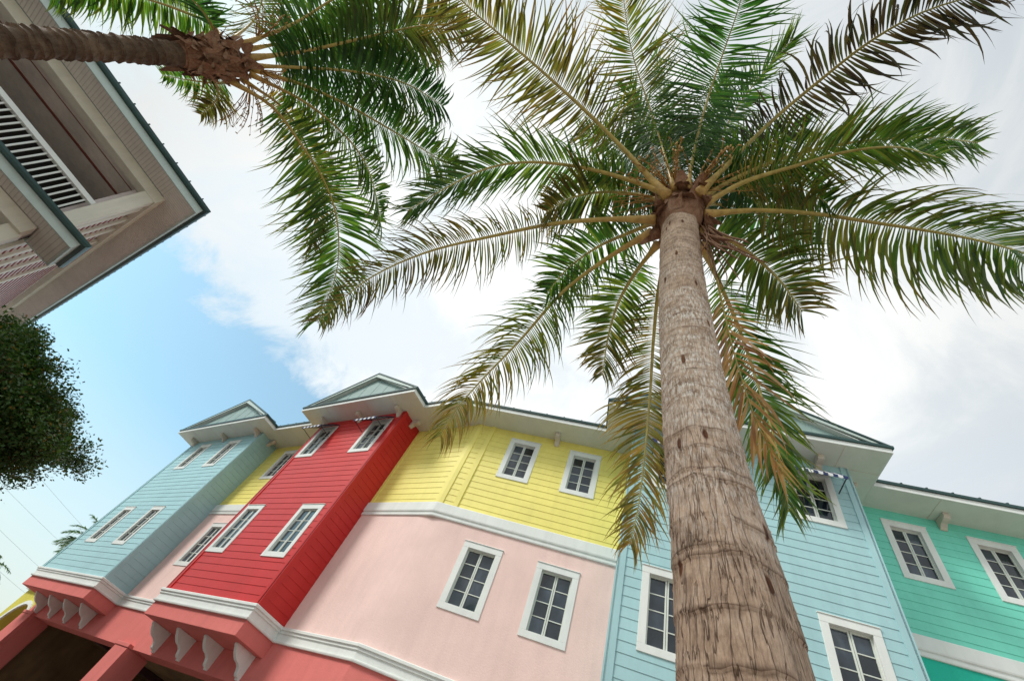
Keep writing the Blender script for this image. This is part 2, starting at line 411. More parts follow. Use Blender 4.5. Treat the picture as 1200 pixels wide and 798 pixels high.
HG = 'painted houses in a terrace above the arcade'
SG = None
def bay_house(root, F, s0, s1, depth, mat, wins, side_right, side_left, corb, side_corb, awn=()):
    """F = plane of the bay front; s0..s1 its width"""
    P = F.P; a = MB(); c = .13
    holes = [window(root, F, *q) for q in wins]
    wall(a, F, s0+c, s1-c, H1, H3+.01, holes)
    core = [P(s0+.02, -.13, 0), P(s1-.02, -.13, 0), P(s1-.02, -6.5, 0), P(s0+.02, -6.5, 0)]
    slab(a, [(v.x, v.y) for v in core], H1, H3+.05)
    a.build('front_wall', mat, root)
    # the side returns
    for e, sg in ((s0, -1), (s1, 1)):
        O = P(e, 0, 0); G = Frame((O.x, O.y), (-F.n.x, -F.n.y), (F.u.x*sg, F.u.y*sg))
        a = MB(); x0 = s0 if sg < 0 else s1-c; fbox(a, F, x0, x0+c, -.03, .026, H1, H3+.01); fbox(a, G, -.026, c-.02, -.03, .026, H1, H3+.01); a.build('corner_board', mat, root)
        b = MB(); wall(b, G, c-.02, depth, H1, H3+.01); b.build('side_wall', mat, root)
    for x in corb: corbel(root, F, x)
    for sg, dd in side_corb:
        O = P(s1 if sg > 0 else s0, 0, 0); G = Frame((O.x, O.y), (-F.n.x, -F.n.y), (F.u.x*sg, F.u.y*sg)); corbel(root, G, dd)
    for x0, x1 in awn: awning(root, F, x0, x1, 9.30)

LB, LT, UB, UT = 4.77, 6.16, 7.94, 9.24
# --- pale blue house at the left end
r = thing('townhouse', (-19.05, 5.64, 0), 'pale grey-blue clapboard house at the far left end of the terrace', 'house', HG)
F = FM(5.64)
bay_house(r, F, -21.57, -16.54, .82, M['blueL'], [(-20.66, -19.82, LB, LT), (-18.50, -17.66, LB, LT), (-20.60, -19.76, UB, UT), (-18.44, -17.60, UB, UT)], True, True, (-21.4, -19.05, -16.75), ((1, .45),))
eaves(r, [(-22.2, 4.99), (-15.85, 4.99), (-15.85, 6.46), (-22.2, 6.46)], [(-22.2, 9), (-22.2, 4.99), (-15.85, 4.99), (-15.85, 5.59)])
a = MB(); sweep(a, [(-22.2, 9), (-22.2, 4.99), (-15.85, 4.99), (-15.85, 5.59)], EDGE); a.build('roof_edge', M['roof'], r)
a = MB(); seam_lines(a, F, (-21.0, -19.6, -18.2, -16.9), .02, .64); a.build('soffit_joint', M['cream'], r)
gable_roof(r, F, -22.2, -15.85, .65, 5.0, 11.15)
# --- narrow yellow and pink house between the bays
r = thing('townhouse', (-14.75, 6.45, 0), 'narrow yellow over pink strip of house squeezed between the pale blue and the red house', 'house', HG)
F = FM(6.45); h1 = window(r, F, -15.70, -14.86, LB, LT); h2 = window(r, F, -15.64, -14.80, UB, UT)
a = MB(); wall(a, F, -16.53, -12.98, 6.80, H3+.01, [h2]); slab(a, [(-16.5, 6.58), (-13, 6.58), (-13, 12), (-16.5, 12)], 6.8, H3+.05); a.build('upper_wall', M['yellow'], r)
a = MB(); wall(a, F, -16.53, -12.98, H1, 6.60, [h1], lap=0, off=.004); slab(a, [(-16.5, 6.58), (-13, 6.58), (-13, 12), (-16.5, 12)], H1, 6.799); a.build('lower_wall', M['pink'], r)
BELT = [(-.02, 6.50), (.034, 6.50), (.042, 6.52), (.042, 6.56), (.022, 6.575), (.022, 6.59), (.048, 6.605), (.055, 6.63), (.055, 6.84), (.045, 6.855), (-.02, 6.88)]
a = MB(); sweep(a, [(-16.535, 6.45), (-12.975, 6.45)], BELT); a.build('belt_cornice', M['white'], r)
eaves(r, [(-15.848, 5.6), (-13.622, 5.6), (-13.622, 6.46), (-15.848, 6.46)], [(-15.83, 5.6), (-13.64, 5.6)])
a = MB(); roof_slope(a, F, -15.9, -13.55, .90, 4.6, 1.9); sweep(a, [(-15.80, 5.6), (-13.68, 5.6)], EDGE); a.build('roof', M['roof'], r)
corbel(r, F, -13.45)
# --- red house
r = thing('townhouse', (-11.1, 5.635, 0), 'bright red clapboard house projecting forward with striped awnings over its top windows', 'house', HG)
F = FM(5.635)
bay_house(r, F, -12.97, -9.245, .82, M['red'], [(-12.90+.06, -12.04, LB, LT), (-10.44, -9.58, LB, LT), (-12.84, -12.02, UB, UT), (-10.43, -9.58, UB, UT)], True, False, (-12.85, -11.1, -9.42), ((1, .42),), ((-12.90, -11.98), (-10.48, -9.55)))
eaves(r, [(-13.62, 4.99), (-8.53, 4.99), (-8.53, 6.46), (-13.62, 6.46)], [(-13.62, 5.59), (-13.62, 4.99), (-8.53, 4.99), (-8.53, 5.59)])
a = MB(); sweep(a, [(-13.62, 5.59), (-13.62, 4.99), (-8.53, 4.99), (-8.53, 5.59)], EDGE); a.build('roof_edge', M['roof'], r)
a = MB(); seam_lines(a, F, (-12.4, -10.6, -9.5), .02, .64); a.build('soffit_joint', M['cream'], r)
gable_roof(r, F, -13.62, -8.53, .65, 5.0, 11.0)
# --- yellow over pink house
r = thing('townhouse', (-5.2, 7.1, 0), 'wide house with yellow clapboard over pink stucco between the red and the light blue house', 'house', HG)
FA = FM(6.45); FB = FW(0)
wy = [(1.02, 1.84, UB, UT), (2.62, 3.43, UB, UT)]; wp = [(1.0, 1.86, LB, LT), (2.61, 3.47, LB, LT)]
hy = [window(r, FB, *q) for q in wy]; hp = [window(r, FB, *q) for q in wp]
a = MB(); wall(a, FA, -9.24, -7.07, 6.80, H3+.01); wall(a, FB, .47, 4.13, 6.80, H3+.01, hy)
wall(a, FB, .09, .36, 6.80, H3+.01)
slab(a, [(-9.2, 6.58), (Kx, 6.58), W(4.1, .13), W(4.1, 5), (-9.2, 12)], 6.8, H3+.05); a.build('upper_wall', M['yellow'], r)
a = MB(); fbox(a, FA, -7.08, -6.955, -.02, .026, 6.80, H3+.01); fbox(a, FB, -.005, .10, -.02, .026, 6.80, H3+.01); a.build('corner_board', M['yellow'], r)
a = MB(); fbox(a, FB, .35, .475, -.02, .034, 6.80, H3+.01); a.build('corner_board', M['yellow'], r)
a = MB(); fbox(a, FA, -9.24, -9.14, -.02, .024, 6.8, H3+.01); a.build('corner_board', M['yellow'], r)
a = MB(); wall(a, FA, -9.24, Kx-.45, H1, 6.60, lap=0, off=.004); wall(a, FB, .45, 4.13, H1, 6.60, hp, lap=0, off=.004)
arc = []
for k in range(9):                          # the stucco turns the corner in a soft curve
    t = k/8; A0, A1, A2 = Vector((Kx-.45, Ky-.006)), Vector((Kx, Ky-.006)), Vector(W(.45, -.006)); q = A0*(1-t)**2+A1*2*t*(1-t)+A2*t*t; arc.append(q)
for p0, p1 in zip(arc, arc[1:]): a.quad((p0.x, p0.y, H1), (p1.x, p1.y, H1), (p1.x, p1.y, 6.6), (p0.x, p0.y, 6.6))
slab(a, [(-9.2, 6.58), (Kx, 6.58), W(4.1, .13), W(4.1, 5), (-9.2, 12)], H1, 6.799); a.build('lower_wall', M['pink'], r)
a = MB(); sweep(a, [(-9.24, 6.45), (Kx, Ky), W(4.135, 0)], BELT); a.build('belt_cornice', M['white'], r)
KE = (-7.33, 5.6)
eaves(r, [(-8.528, 5.6), KE, W(3.488, -.65), W(3.488, .01), (Kx, 6.46), (-8.528, 6.46)], [(-8.51, 5.6), KE, W(3.47, -.65)])
a = MB(); roof_slope(a, FA, -8.6, -7.0, .90, 4.6, 1.9); roof_slope(a, FB, -.2, 3.5, .70, 4.6, 1.9, 9.686); sweep(a, [(-8.47, 5.6), KE, W(3.43, -.65)], EDGE); a.build('roof', M['roof'], r)
corbel(r, FB, 2.24)
# --- light blue house
r = thing('townhouse', tuple(W(6.3, -.9))+(0,), 'light aqua-blue clapboard house standing forward behind the big palm trunk', 'house', HG)
F = FW(-.9)
bay_house(r, F, 4.14, 8.51, .9, M['blueR'], [(4.57, 5.43, LB, LT), (7.27, 8.11, LB, LT), (4.60, 5.43, UB, UT), (7.29, 8.14, UB, UT)], False, False, (4.5, 6.3, 7.95), ((1, .40),), ((4.55, 5.48), (7.27, 8.20)))
EP = [W(3.49, -.63), W(3.49, -1.55), W(9.10, -1.55), W(9.10, -.60)]
eaves(r, [W(3.49, -1.55), W(9.10, -1.55), W(9.10, .01), W(3.49, .01)], EP)
a = MB(); sweep(a, EP, EDGE); a.build('roof_edge', M['roof'], r)
a = MB(); seam_lines(a, F, (5.6, 7.0, 8.30), .02, .64); fbox(a, F, 8.52, 9.1, .0, .012, H3-.004, H3+.01); a.build('soffit_joint', M['cream'], r)
gable_roof(r, F, 3.49, 9.10, .65, 5.0, 11.05)
# --- turquoise house
r = thing('townhouse', tuple(W(12.4, 0))+(0,), 'turquoise green clapboard house at the right end of the terrace', 'house', HG)
F = FW(.10)
wt = [(9.38, 10.17, UB, UT), (10.85, 11.64, UB, UT), (13.1, 13.9, UB, UT), (14.7, 15.5, UB, UT)]
wl = [(9.9, 10.76, LB-.05, LT-.05), (13.1, 13.96, LB, LT)]
hu = [window(r, F, *q) for q in wt]; hl = [window(r, F, *q) for q in wl]
a = MB(); wall(a, F, 8.51, 17, 6.80, H3+.01, hu); slab(a, [W(8.4, .23), W(16.95, .23), W(16.95, 6), W(8.4, 6)], 6.8, H3+.05); a.build('upper_wall', M['teal'], r)
a = MB(); wall(a, F, 8.51, 17, H1, 6.60, hl, lap=0, off=.004); slab(a, [W(8.4, .23), W(16.95, .23), W(16.95, 6), W(8.4, 6)], H1, 6.799); a.build('lower_wall', M['tealst'], r)
a = MB(); sweep(a, [W(8.512, .10), W(17, .10)], BELT); a.build('belt_cornice', M['white'], r)
eaves(r, [W(9.102, -.56), W(17.4, -.56), W(17.4, .12), W(9.102, .12)], [W(9.12, -.56), W(17.4, -.56)])
a = MB(); roof_slope(a, F, 9.0, 17.4, .71, 4.6, 1.9); sweep(a, [W(9.16, -.56), W(17.4, -.56)], EDGE); a.build('roof', M['roof'], r)
a = MB(); seam_lines(a, F, (10.30, 12.6, 14.9), .0, .64); a.build('soffit_joint', M['cream'], r)
for x in (10.50, 12.4, 14.3): corbel(r, F, x)

# ------------------------------------------------------------------ coral arcade below
r = thing('arcade', (-12, 6.45, 0), 'coral pink ground floor arcade with dark openings and white scroll brackets', 'arcade')
F = FM(6.45)
a = MB(); hol = [(-20.72, -14.53, 0, 2.78), (-13.90, -8.3, 0, 2.78)]
wall(a, F, -21.57, Kx, 0, 3.54, hol, lap=0); wall(a, FW(0), 0, 17, 0, 3.54, lap=0)
for x0, x1, z0, z1 in hol:                 # depth of the openings
    fbox(a, F, x0, x1, -.5, -.001, z1, z1+.5); fbox(a, F, x0-.4, x0, -.5, -.001, 0, z1+.5); fbox(a, F, x1, x1+.4, -.5, -.001, 0, z1+.5)
wall(a, FL(-21.57), 6.45, 12, 0, 3.54, lap=0)
a.build('wall', M['coral'], r)
a = MB(); fbox(a, F, -21.57, -8.0, -5.6, -.52, 3.02, 3.10); a.build('ceiling', M['brown'], r)
a = MB(); fbox(a, F, -21.57, -8.0, -5.8, -5.6, 0, 3.1); fbox(a, F, -21.5, -21.3, -5.6, -.52, 0, 3.02); fbox(a, F, -8.0, -7.8, -5.6, -.52, 0, 3.02); a.build('back_wall', M['brown'], r)
for x in (-18.1, -11.4): a = MB(); fbox(a, F, x-.12, x+.12, -5.6, -.52, 2.86, 3.018); a.build('ceiling_beam', M['brownbeam'], r)
for x0, x1 in ((-21.5, -20.74), (-14.55, -13.89), (-8.32, -7.7)):
    a = MB(); fbox(a, F, x0, x1, -.55, .10, 0, 2.76); fbox(a, F, x0-.02, x1+.02, -.2, .12, 2.76, 2.84); a.build('pier', M['coral'], r, bevel=.012)
def bay_box(F, s0, s1, dep):
    a = MB(); fbox(a, F, s0, s1, -dep-.1, -.004, 3.245, 3.54)
    for k in range(1): pass
    a.build('bay_base', M['coral'], r, bevel=.010)
bay_box(FM(5.64), -21.57, -16.54, .75); bay_box(FM(5.635), -12.97, -9.245, .75); bay_box(FW(-.9), 4.14, 8.51, .85)
TR = [(-.05, 3.525), (.045, 3.525), (.052, 3.545), (.052, 3.565), (.028, 3.575), (.028, 3.685), (.052, 3.70), (.052, 3.735), (.078, 3.75), (.078, 3.79), (.06, 3.805), (-.05, 3.83)]
path = [(-21.57, 12), (-21.57, 5.64), (-16.54, 5.64), (-16.54, 6.45), (-12.97, 6.45), (-12.97, 5.635), (-9.245, 5.635), (-9.245, 6.45), (Kx, Ky), W(4.14, 0), W(4.14, -.9), W(8.51, -.9), W(8.51, .1), W(17, .1)]
a = MB(); sweep(a, path, TR); a.build('cornice', M['white'], r)
def scroll(F, s):
    t = .10; lp = [(0, 3.25), (.52, 3.25), (.52, 3.215), (.49, 3.19), (.46, 3.15), (.42, 3.11), (.37, 3.07), (.32, 3.04), (.24, 3.02), (.18, 2.985), (.15, 2.94), (.13, 2.89), (.10, 2.865), (.06, 2.86), (.05, 2.83), (0, 2.83)]
    a = MB(); a.prism([F.P(s-t/2, d, z-.005) for d, z in lp], [F.P(s+t/2, d, z-.005) for d, z in lp]); a.build('scroll_bracket', M['white'], r, bevel=.008)
for x in (-20.80, -19.58, -18.36, -17.14, -12.90, -11.76, -10.63, -9.50): scroll(F, x)
for x in (4.3, 5.6, 7.0, 8.3): scroll(FW(0), x)

# yellow arched annex at the far left
r = thing('annex', (-22.6, 6.45, 0), 'small lemon yellow arched building at the left end of the coral arcade', 'building')
a = MB(); F2 = FM(6.55); x0, x1, ac, ar = -23.75, -21.59, -22.45, .80; zs = 2.22
pts = [(x0, 0), (x0, 3.40), (x1, 3.40), (x1, 0), (ac+ar, 0)] + [(ac+ar*math.cos(q*math.pi/16), zs+ar*math.sin(q*math.pi/16)) for q in range(17)] + [(ac-ar, 0)]
a.prism([F2.P(x, 0, z) for x, z in pts], [F2.P(x, -.35, z) for x, z in pts]); fbox(a, F2, x0, x0+.3, -5, -.36, 0, 3.39); fbox(a, F2, x0, x1, -5.2, -5.0, 0, 3.39)
a.build('wall', M['lemon'], r)
a = MB(); fbox(a, F2, x0-.1, x1, -5.3, .10, 3.40, 3.50); fbox(a, F2, x0-.15, x1, -5.35, .15, 3.50, 3.56); a.build('cornice', M['white'], r)
a = MB()
for q in range(16):
    A0, A1 = q*math.pi/16, (q+1)*math.pi/16
    pp = [(ac+rr*math.cos(t), zs+rr*math.sin(t)) for rr, t in ((ar-.01, A0), (ar+.11, A0), (ar+.11, A1), (ar-.01, A1))]
    a.prism([F2.P(x, .04, z) for x, z in pp], [F2.P(x, -.02, z) for x, z in pp])
a.build('arch_trim', M['white'], r)

# ------------------------------------------------------------------ porch house at upper left
r = thing('porch_house', (-11, -2, 0), 'grey-roofed house with deep tan soffits and a white balcony railing in the upper left', 'house')
XE, YE, ZE = -10.33, -1.40, 8.50
YB, XB = -16.0, -26.0
def groove_soffit(name, x0, x1, y0, y1, z, along, skip=None):
    a = MB(); a.box(x0, x1, y0, y1, z, z+.05, 0)
    n = int((x1-x0 if along == 'y' else y1-y0)/.075)
    for i in range(n):
        if along == 'y': x = x0+(i+.5)*(x1-x0)/n; a.box(x-.006, x+.006, y0, y1, z-.003, z+.002, 1)
        else: y = y0+(i+.5)*(y1-y0)/n; a.box(x0, x1, y-.006, y+.006, z-.003, z+.002, 1)
    return a.build(name, [M['vinyl'], M['vinylgroove']], r)
groove_soffit('soffit', -10.95, XE, YB, YE-.60, ZE, 'x')            # street side
groove_soffit('soffit', XB, XE, YE-.598, YE, ZE, 'y')               # end side: boards run across
a = MB(); a.box(XE-.75-.02, XE-.75, YB, YE-.60, ZE-.012, ZE+.01); a.build('soffit_joint', M['dark'], r)
a = MB(); sweep(a, [(XE, YB), (XE, YE), (XB, YE)], [(-.02, ZE-.015), (.02, ZE-.015), (.02, ZE+.17), (-.02, ZE+.17)]); a.build('fascia', M['rake'], r)
a = MB(); sweep(a, [(XE, YB), (XE, YE), (XB, YE)], [(-.02, ZE+.165), (.09, ZE+.165), (.11, ZE+.20), (.11, ZE+.26), (-.02, ZE+.27)])
cx, cy = -16.5, -8.0; zr = ZE+.27
a.poly([(XE+.1, YB, zr), (XE+.1, YE+.1, zr), (-15.5, YE-5.2, zr+2.6), (-15.5, YB, zr+2.6)]); a.poly([(XE+.1, YE+.1, zr), (XB, YE+.1, zr), (XB, YE-5.2, zr+2.6), (-15.5, YE-5.2, zr+2.6)]); a.poly([(-15.5, YB, zr+2.6), (-15.5, YE-5.2, zr+2.6), (XB, YE-5.2, zr+2.6), (XB, YB, zr+2.6)])
for i in range(34):
    y = YE-.2-i*.42; 
    if y > YB: a.box(XE+.08, XE+.114, y-.012, y+.012, zr-.02, zr+.03)
for i in range(36):
    x = XE-.2-i*.42; a.box(x-.012, x+.012, YE+.08, YE+.114, zr-.02, zr+.03)
a.build('roof', M['roof'], r)
def beam_piece(name, *q, m='beam'): a = MB(); a.box(*q); return a.build(name, M[m], r, bevel=.01)
beam_piece('beam', -11.25, -10.97, YB, -1.92, 8.25, ZE+.0)
beam_piece('beam', XB, -11.252, -2.20, -1.92, 8.25, ZE+.0)
a = MB(); a.box(-13.6, -11.25, YB, -2.2, ZE-.06, ZE-.01); a.build('porch_ceiling', M['porchceil'], r)
a = MB(); a.box(-12.32, -12.26, YB, -2.2, ZE-.085, ZE-.06); a.box(-11.72, -11.70, YB, -2.2, ZE-.07, ZE-.06); a.build('ceiling_moulding', M['redline'], r)
# walls behind the porches and the end wall
a = MB(); a.box(-13.9, -13.6, YB, -2.3, 0, ZE); a.build('porch_wall', M['dark'], r)  # near-black wall colour stands in for the shade inside the porch
Fe = Frame((0, -2.05), (-1, 0), (0, 1))
def lapwall(s0, s1, z0, z1):
    a = MB(); c = .115; n = int((z1-z0)/c)
    for k in range(n):
        za = z0+k*c; zb = za+c
        a.quad(Fe.P(s0, .018, za), Fe.P(s1, .018, za), Fe.P(s1, .002, zb), Fe.P(s0, .002, zb), 0)
        a.quad(Fe.P(s0, -.01, za), Fe.P(s1, -.01, za), Fe.P(s1, .0185, za+.0), Fe.P(s0, .0185, za), 1)
        a.quad(Fe.P(s0, .0190, za), Fe.P(s1, .0190, za), Fe.P(s1, .0165, za+.026), Fe.P(s0, .0165, za+.026), 1)
    fbox(a, Fe, s0, s1, -.3, -.015, z0, z1, 0)
    return a.build('end_wall', [M['lap'], M['lapgap']], r)
lapwall(11.45, 26, 0, 8.26); lapwall(11.28, 11.449, 6.28, 8.26)
for s in (11.45, 12.25, 13.0, 14.0, 15.4):
    a = MB(); fbox(a, Fe, s, s+.24, .0, .07, .2, 8.25); a.build('pilaster', M['beam'], r, bevel=.008)
# upper corner post and others
for y in (-2.22, -7.4, -12.6):
    a = MB(); a.box(-11.22, -10.98, y, y+.27, 6.25, 8.25); a.box(-11.26, -10.94, y-.03, y+.30, 6.25, 6.42); a.build('post', M['beam'], r, bevel=.01)
    a = MB(); a.box(-11.06, -10.80, y-.02, y+.24, 0, 5.76); a.build('post', M['beam'], r, bevel=.01)
# balcony railing
ra = MB(); ra.box(-11.16, -11.04, YB, -2.23, 7.17, 7.27); ra.box(-11.15, -11.05, YB, -2.23, 6.40, 6.46)
rl = ra.build('railing', M['white'], r, bevel=.006)
y = -2.36
while y > -13.5:
    if not any(abs(y-(q+.13)) < .2 for q in (-7.4, -12.6)):
        b = MB(); b.box(-11.115, -11.085, y-.015, y+.015, 6.46, 7.17); b.build('baluster', M['white'], rl)
    y -= .118
# balcony floor / lower eave
XL, YL, ZL = -10.27, -1.50, 6.00
a = MB(); a.box(-13.6, -10.3, YB, -2.06, 6.16, 6.24); a.build('balcony_floor', M['porchceil'], r)
groove_soffit('soffit', -10.69, XL, YB, YL-.5, ZL, 'x'); groove_soffit('soffit', -11.44, XL, YL-.498, YL, ZL, 'x')
a = MB(); sweep(a, [(XL, YB), (XL, YL), (-11.44, YL), (-11.44, -2.03)], [(-.02, ZL-.012), (.02, ZL-.012), (.02, ZL+.15), (-.02, ZL+.15)]); a.build('fascia', M['rake'], r)
a = MB(); sweep(a, [(XL, YB), (XL, YL), (-11.44, YL), (-11.44, -2.03)], [(-.3, ZL+.15), (.10, ZL+.15), (.12, ZL+.19), (.12, ZL+.24), (-.3, ZL+.29)]); a.build('roof_edge', M['roof'], r)
a = MB(); a.box(-11.4, -10.3, -2.0, YL-.01, 6.06, 6.2); a.build('lower_roof', M['roof'], r)
beam_piece('beam', -11.05, -10.70, YB, -2.02, 5.74, 5.998)
a = MB(); a.box(-13.6, -11.05, YB, -2.3, 5.95, 6.0); a.build('lower_ceiling', M['porchceil'], r)

# ------------------------------------------------------------------ palms
def leaf_mat(name, trans=.45, rough=.42):
    m, t, b = material(name)
    a = nd(t, 'ShaderNodeAttribute', attribute_name='col')
    f = ramp(t, obj_noise(t, 5, 4, .6), [(.3, (.75, .75, .75)), (.7, (1.2, 1.2, 1.15))])
    c = mixc(t, a.outputs['Color'], f, 1.0, 'MULTIPLY')
    t.links.new(c, b.inputs['Base Color']); b.inputs['Roughness'].default_value = rough; b.inputs['Specular IOR Level'].default_value = .45
    tr = nd(t, 'ShaderNodeBsdfTranslucent'); c2 = mixc(t, c, (2.0, 2.1, .85), 1.0, 'MULTIPLY'); t.links.new(c2, tr.inputs['Color'])
    mx = nd(t, 'ShaderNodeMixShader'); mx.inputs[0].default_value = trans
    o = t.nodes['Material Output']; t.links.new(b.outputs[0], mx.inputs[1]); t.links.new(tr.outputs[0], mx.inputs[2]); t.links.new(mx.outputs[0], o.inputs[0])
    return m
M['frond'] = leaf_mat('palm_leaf')
def rachis_mat():
    m, t, b = material('palm_rachis')
    a = nd(t, 'ShaderNodeAttribute', attribute_name='col')
    f = ramp(t, obj_noise(t, 14, 5, .7, (1, 1, 1)), [(.3, (.75, .70, .62)), (.6, (1.25, 1.25, 1.2))])
    t.links.new(mixc(t, a.outputs['Color'], f, 1.0, 'MULTIPLY'), b.inputs['Base Color']); b.inputs['Roughness'].default_value = .5
    bump(t, b, obj_noise(t, 40, 4, .7), .2, .01); return m
M['rachis'] = rachis_mat()
def fibre_mat():
    m, t, b = material('palm_fibre')
    f = ramp(t, obj_noise(t, 9, 8, .75, (1.4, 1.4, .35), .6), [(.25, (.07, .028, .016)), (.42, (.22, .10, .05)), (.60, (.36, .21, .13)), (.8, (.52, .42, .34))])
    t.links.new(f, b.inputs['Base Color']); b.inputs['Roughness'].default_value = .85
    bump(t, b, obj_noise(t, 30, 8, .75, (2, 2, .3)), .9, .02); return m
M['fibre'] = fibre_mat()
def trunk_mat(name, kind):
    m, t, b = material(name)
    c = nd(t, 'ShaderNodeTexCoord'); sx = nd(t, 'ShaderNodeSeparateXYZ'); t.links.new(c.outputs['Object'], sx.inputs[0])
    def mth(op, a, b_, c_=None):
        n = nd(t, 'ShaderNodeMath', operation=op)
        for i, v in enumerate((a, b_, c_)):
            if v is None: continue
            if isinstance(v, (int, float)): n.inputs[i].default_value = v
            else: t.links.new(v, n.inputs[i])
        return n.outputs[0]
    big = obj_noise(t, 3.0, 6, .65, (1, 1, 1.6))
    fine = obj_noise(t, 22, 8, .75, (1.2, 1.2, .5))
    if kind == 'grey':
        base = ramp(t, big, [(.25, (.36, .255, .180)), (.45, (.54, .395, .290)), (.62, (.66, .51, .395)), (.8, (.72, .60, .50))])
    else:
        base = ramp(t, big, [(.25, (.055, .035, .022)), (.5, (.13, .085, .055)), (.75, (.24, .17, .115))])
    f2 = ramp(t, fine, [(.30, (.50, .46, .43)), (.55, (1, 1, 1)), (.8, (1.25, 1.22, 1.18))])
    cc = mixc(t, base, f2, 1.0, 'MULTIPLY')
    # pale lichen crust broken into small blocks, in bands
    def vor(scale, st, feat='DISTANCE_TO_EDGE'):
        mp = nd(t, 'ShaderNodeMapping'); mp.inputs['Scale'].default_value = st
        dn = nd(t, 'ShaderNodeTexNoise'); dn.inputs['Scale'].default_value = 7; t.links.new(c.outputs['Object'], dn.inputs['Vector'])
        va = nd(t, 'ShaderNodeVectorMath', operation='MULTIPLY_ADD'); t.links.new(dn.outputs['Color'], va.inputs[0]); va.inputs[1].default_value = (.10, .10, .10); t.links.new(c.outputs['Object'], va.inputs[2])
        t.links.new(va.outputs[0], mp.inputs[0]); v = nd(t, 'ShaderNodeTexVoronoi', feature=feat); v.inputs['Scale'].default_value = scale; t.links.new(mp.outputs[0], v.inputs['Vector']); return v.outputs[0]
    uvn = nd(t, 'ShaderNodeUVMap'); 
    def uvm(st):
        mp = nd(t, 'ShaderNodeMapping'); mp.inputs['Scale'].default_value = st
        dn = nd(t, 'ShaderNodeTexNoise'); dn.inputs['Scale'].default_value = 9; dn.inputs['Detail'].default_value = 4; t.links.new(uvn.outputs[0], dn.inputs['Vector'])
        va = nd(t, 'ShaderNodeVectorMath', operation='MULTIPLY_ADD'); t.links.new(dn.outputs['Color'], va.inputs[0]); va.inputs[1].default_value = (.014, .05, 0); t.links.new(uvn.outputs[0], va.inputs[2])
        t.links.new(va.outputs[0], mp.inputs[0]); return mp.outputs[0]
    vn = nd(t, 'ShaderNodeTexNoise'); vn.inputs['Scale'].default_value = 1; vn.inputs['Detail'].default_value = 2; vn.inputs['Roughness'].default_value = .5; t.links.new(uvm((40, 4.2, 1)), vn.inputs['Vector'])
    cracks = mth('MULTIPLY', mth('ABSOLUTE', mth('SUBTRACT', vn.outputs[0], .5), None), 4.8)
    pn = nd(t, 'ShaderNodeTexNoise'); pn.inputs['Scale'].default_value = 1; pn.inputs['Detail'].default_value = 5; pn.inputs['Roughness'].default_value = .7; t.links.new(uvm((75, 20, 1)), pn.inputs['Vector'])
    fib = nd(t, 'ShaderNodeTexNoise'); fib.inputs['Scale'].default_value = 1; fib.inputs['Detail'].default_value = 6; fib.inputs['Roughness'].default_value = .75; t.links.new(uvm((150, 14, 1)), fib.inputs['Vector'])
    at = nd(t, 'ShaderNodeAttribute', attribute_name='col'); sc_ = nd(t, 'ShaderNodeSeparateColor'); t.links.new(at.outputs['Color'], sc_.inputs[0])
    low = sc_.outputs['Red']; ring = sc_.outputs['Green']
    if kind == 'grey':
        pale = ramp(t, pn.outputs[0], [(.47, (0, 0, 0)), (.54, (1, 1, 1))])
        pz = ramp(t, obj_noise(t, 2.6, 5, .7, (1, 1, 2.6)), [(.38, (0, 0, 0)), (.52, (1, 1, 1))]); pale = mixc(t, pale, pz, 1.0, 'MULTIPLY')
        mid = ramp(t, sc_.outputs['Blue'], [(.0, (0, 0, 0)), (1, (1, 1, 1))])
        pf = mixc(t, mixc(t, pale, mid, 1.0, 'MULTIPLY'), ramp(t, ring, [(.0, (.45, .45, .45)), (.5, (.8, .8, .8)), (.8, (1, 1, 1))]), 1.0, 'MULTIPLY')
        cc = mixc(t, cc, (.88, .83, .77), pf)
        cc = mixc(t, cc, ramp(t, fib.outputs[0], [(.3, (.55, .5, .47)), (.55, (1, 1, 1)), (.75, (1.2, 1.18, 1.15))]), 1.0, 'MULTIPLY')
        ckn = nd(t, 'ShaderNodeMath', operation='SUBTRACT'); t.links.new(cracks, ckn.inputs[0]); ckm = nd(t, 'ShaderNodeMapRange'); t.links.new(obj_noise(t, 11, 4, .6), ckm.inputs['Value']); ckm.inputs['From Min'].default_value = .42; ckm.inputs['From Max'].default_value = .62; ckm.inputs['To Min'].default_value = -.06; ckm.inputs['To Max'].default_value = .06; t.links.new(ckm.outputs[0], ckn.inputs[1])
        ck = ramp(t, ckn.outputs[0], [(.0, (0, 0, 0)), (.10, (1, 1, 1))])
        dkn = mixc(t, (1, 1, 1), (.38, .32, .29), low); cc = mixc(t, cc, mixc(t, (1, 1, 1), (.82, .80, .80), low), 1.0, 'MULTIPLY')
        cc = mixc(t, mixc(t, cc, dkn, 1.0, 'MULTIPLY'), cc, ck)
    if kind == 'grey':                      # knife nicks and knot holes
        hv = nd(t, 'ShaderNodeTexVoronoi', voronoi_dimensions='2D'); hv.inputs['Scale'].default_value = 1; t.links.new(uvm((5.5, 1.7, 1)), hv.inputs['Vector'])
        cc = mixc(t, cc, ramp(t, hv.outputs['Distance'], [(.045, (.25, .13, .08)), (.075, (1, 1, 1))]), 1.0, 'MULTIPLY')
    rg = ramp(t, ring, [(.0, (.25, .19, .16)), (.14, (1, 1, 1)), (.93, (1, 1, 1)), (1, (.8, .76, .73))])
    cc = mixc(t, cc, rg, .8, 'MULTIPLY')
    t.links.new(cc, b.inputs['Base Color']); b.inputs['Roughness'].default_value = .8; b.inputs['Specular IOR Level'].default_value = .25
    h = mth('ADD', mth('ADD', mth('MULTIPLY', fine, .35), mth('MULTIPLY', fib.outputs[0], .5)), mth('MULTIPLY', mth('MINIMUM', cracks, .12), mth('MULTIPLY', low, 14) if kind == 'grey' else 1.0))
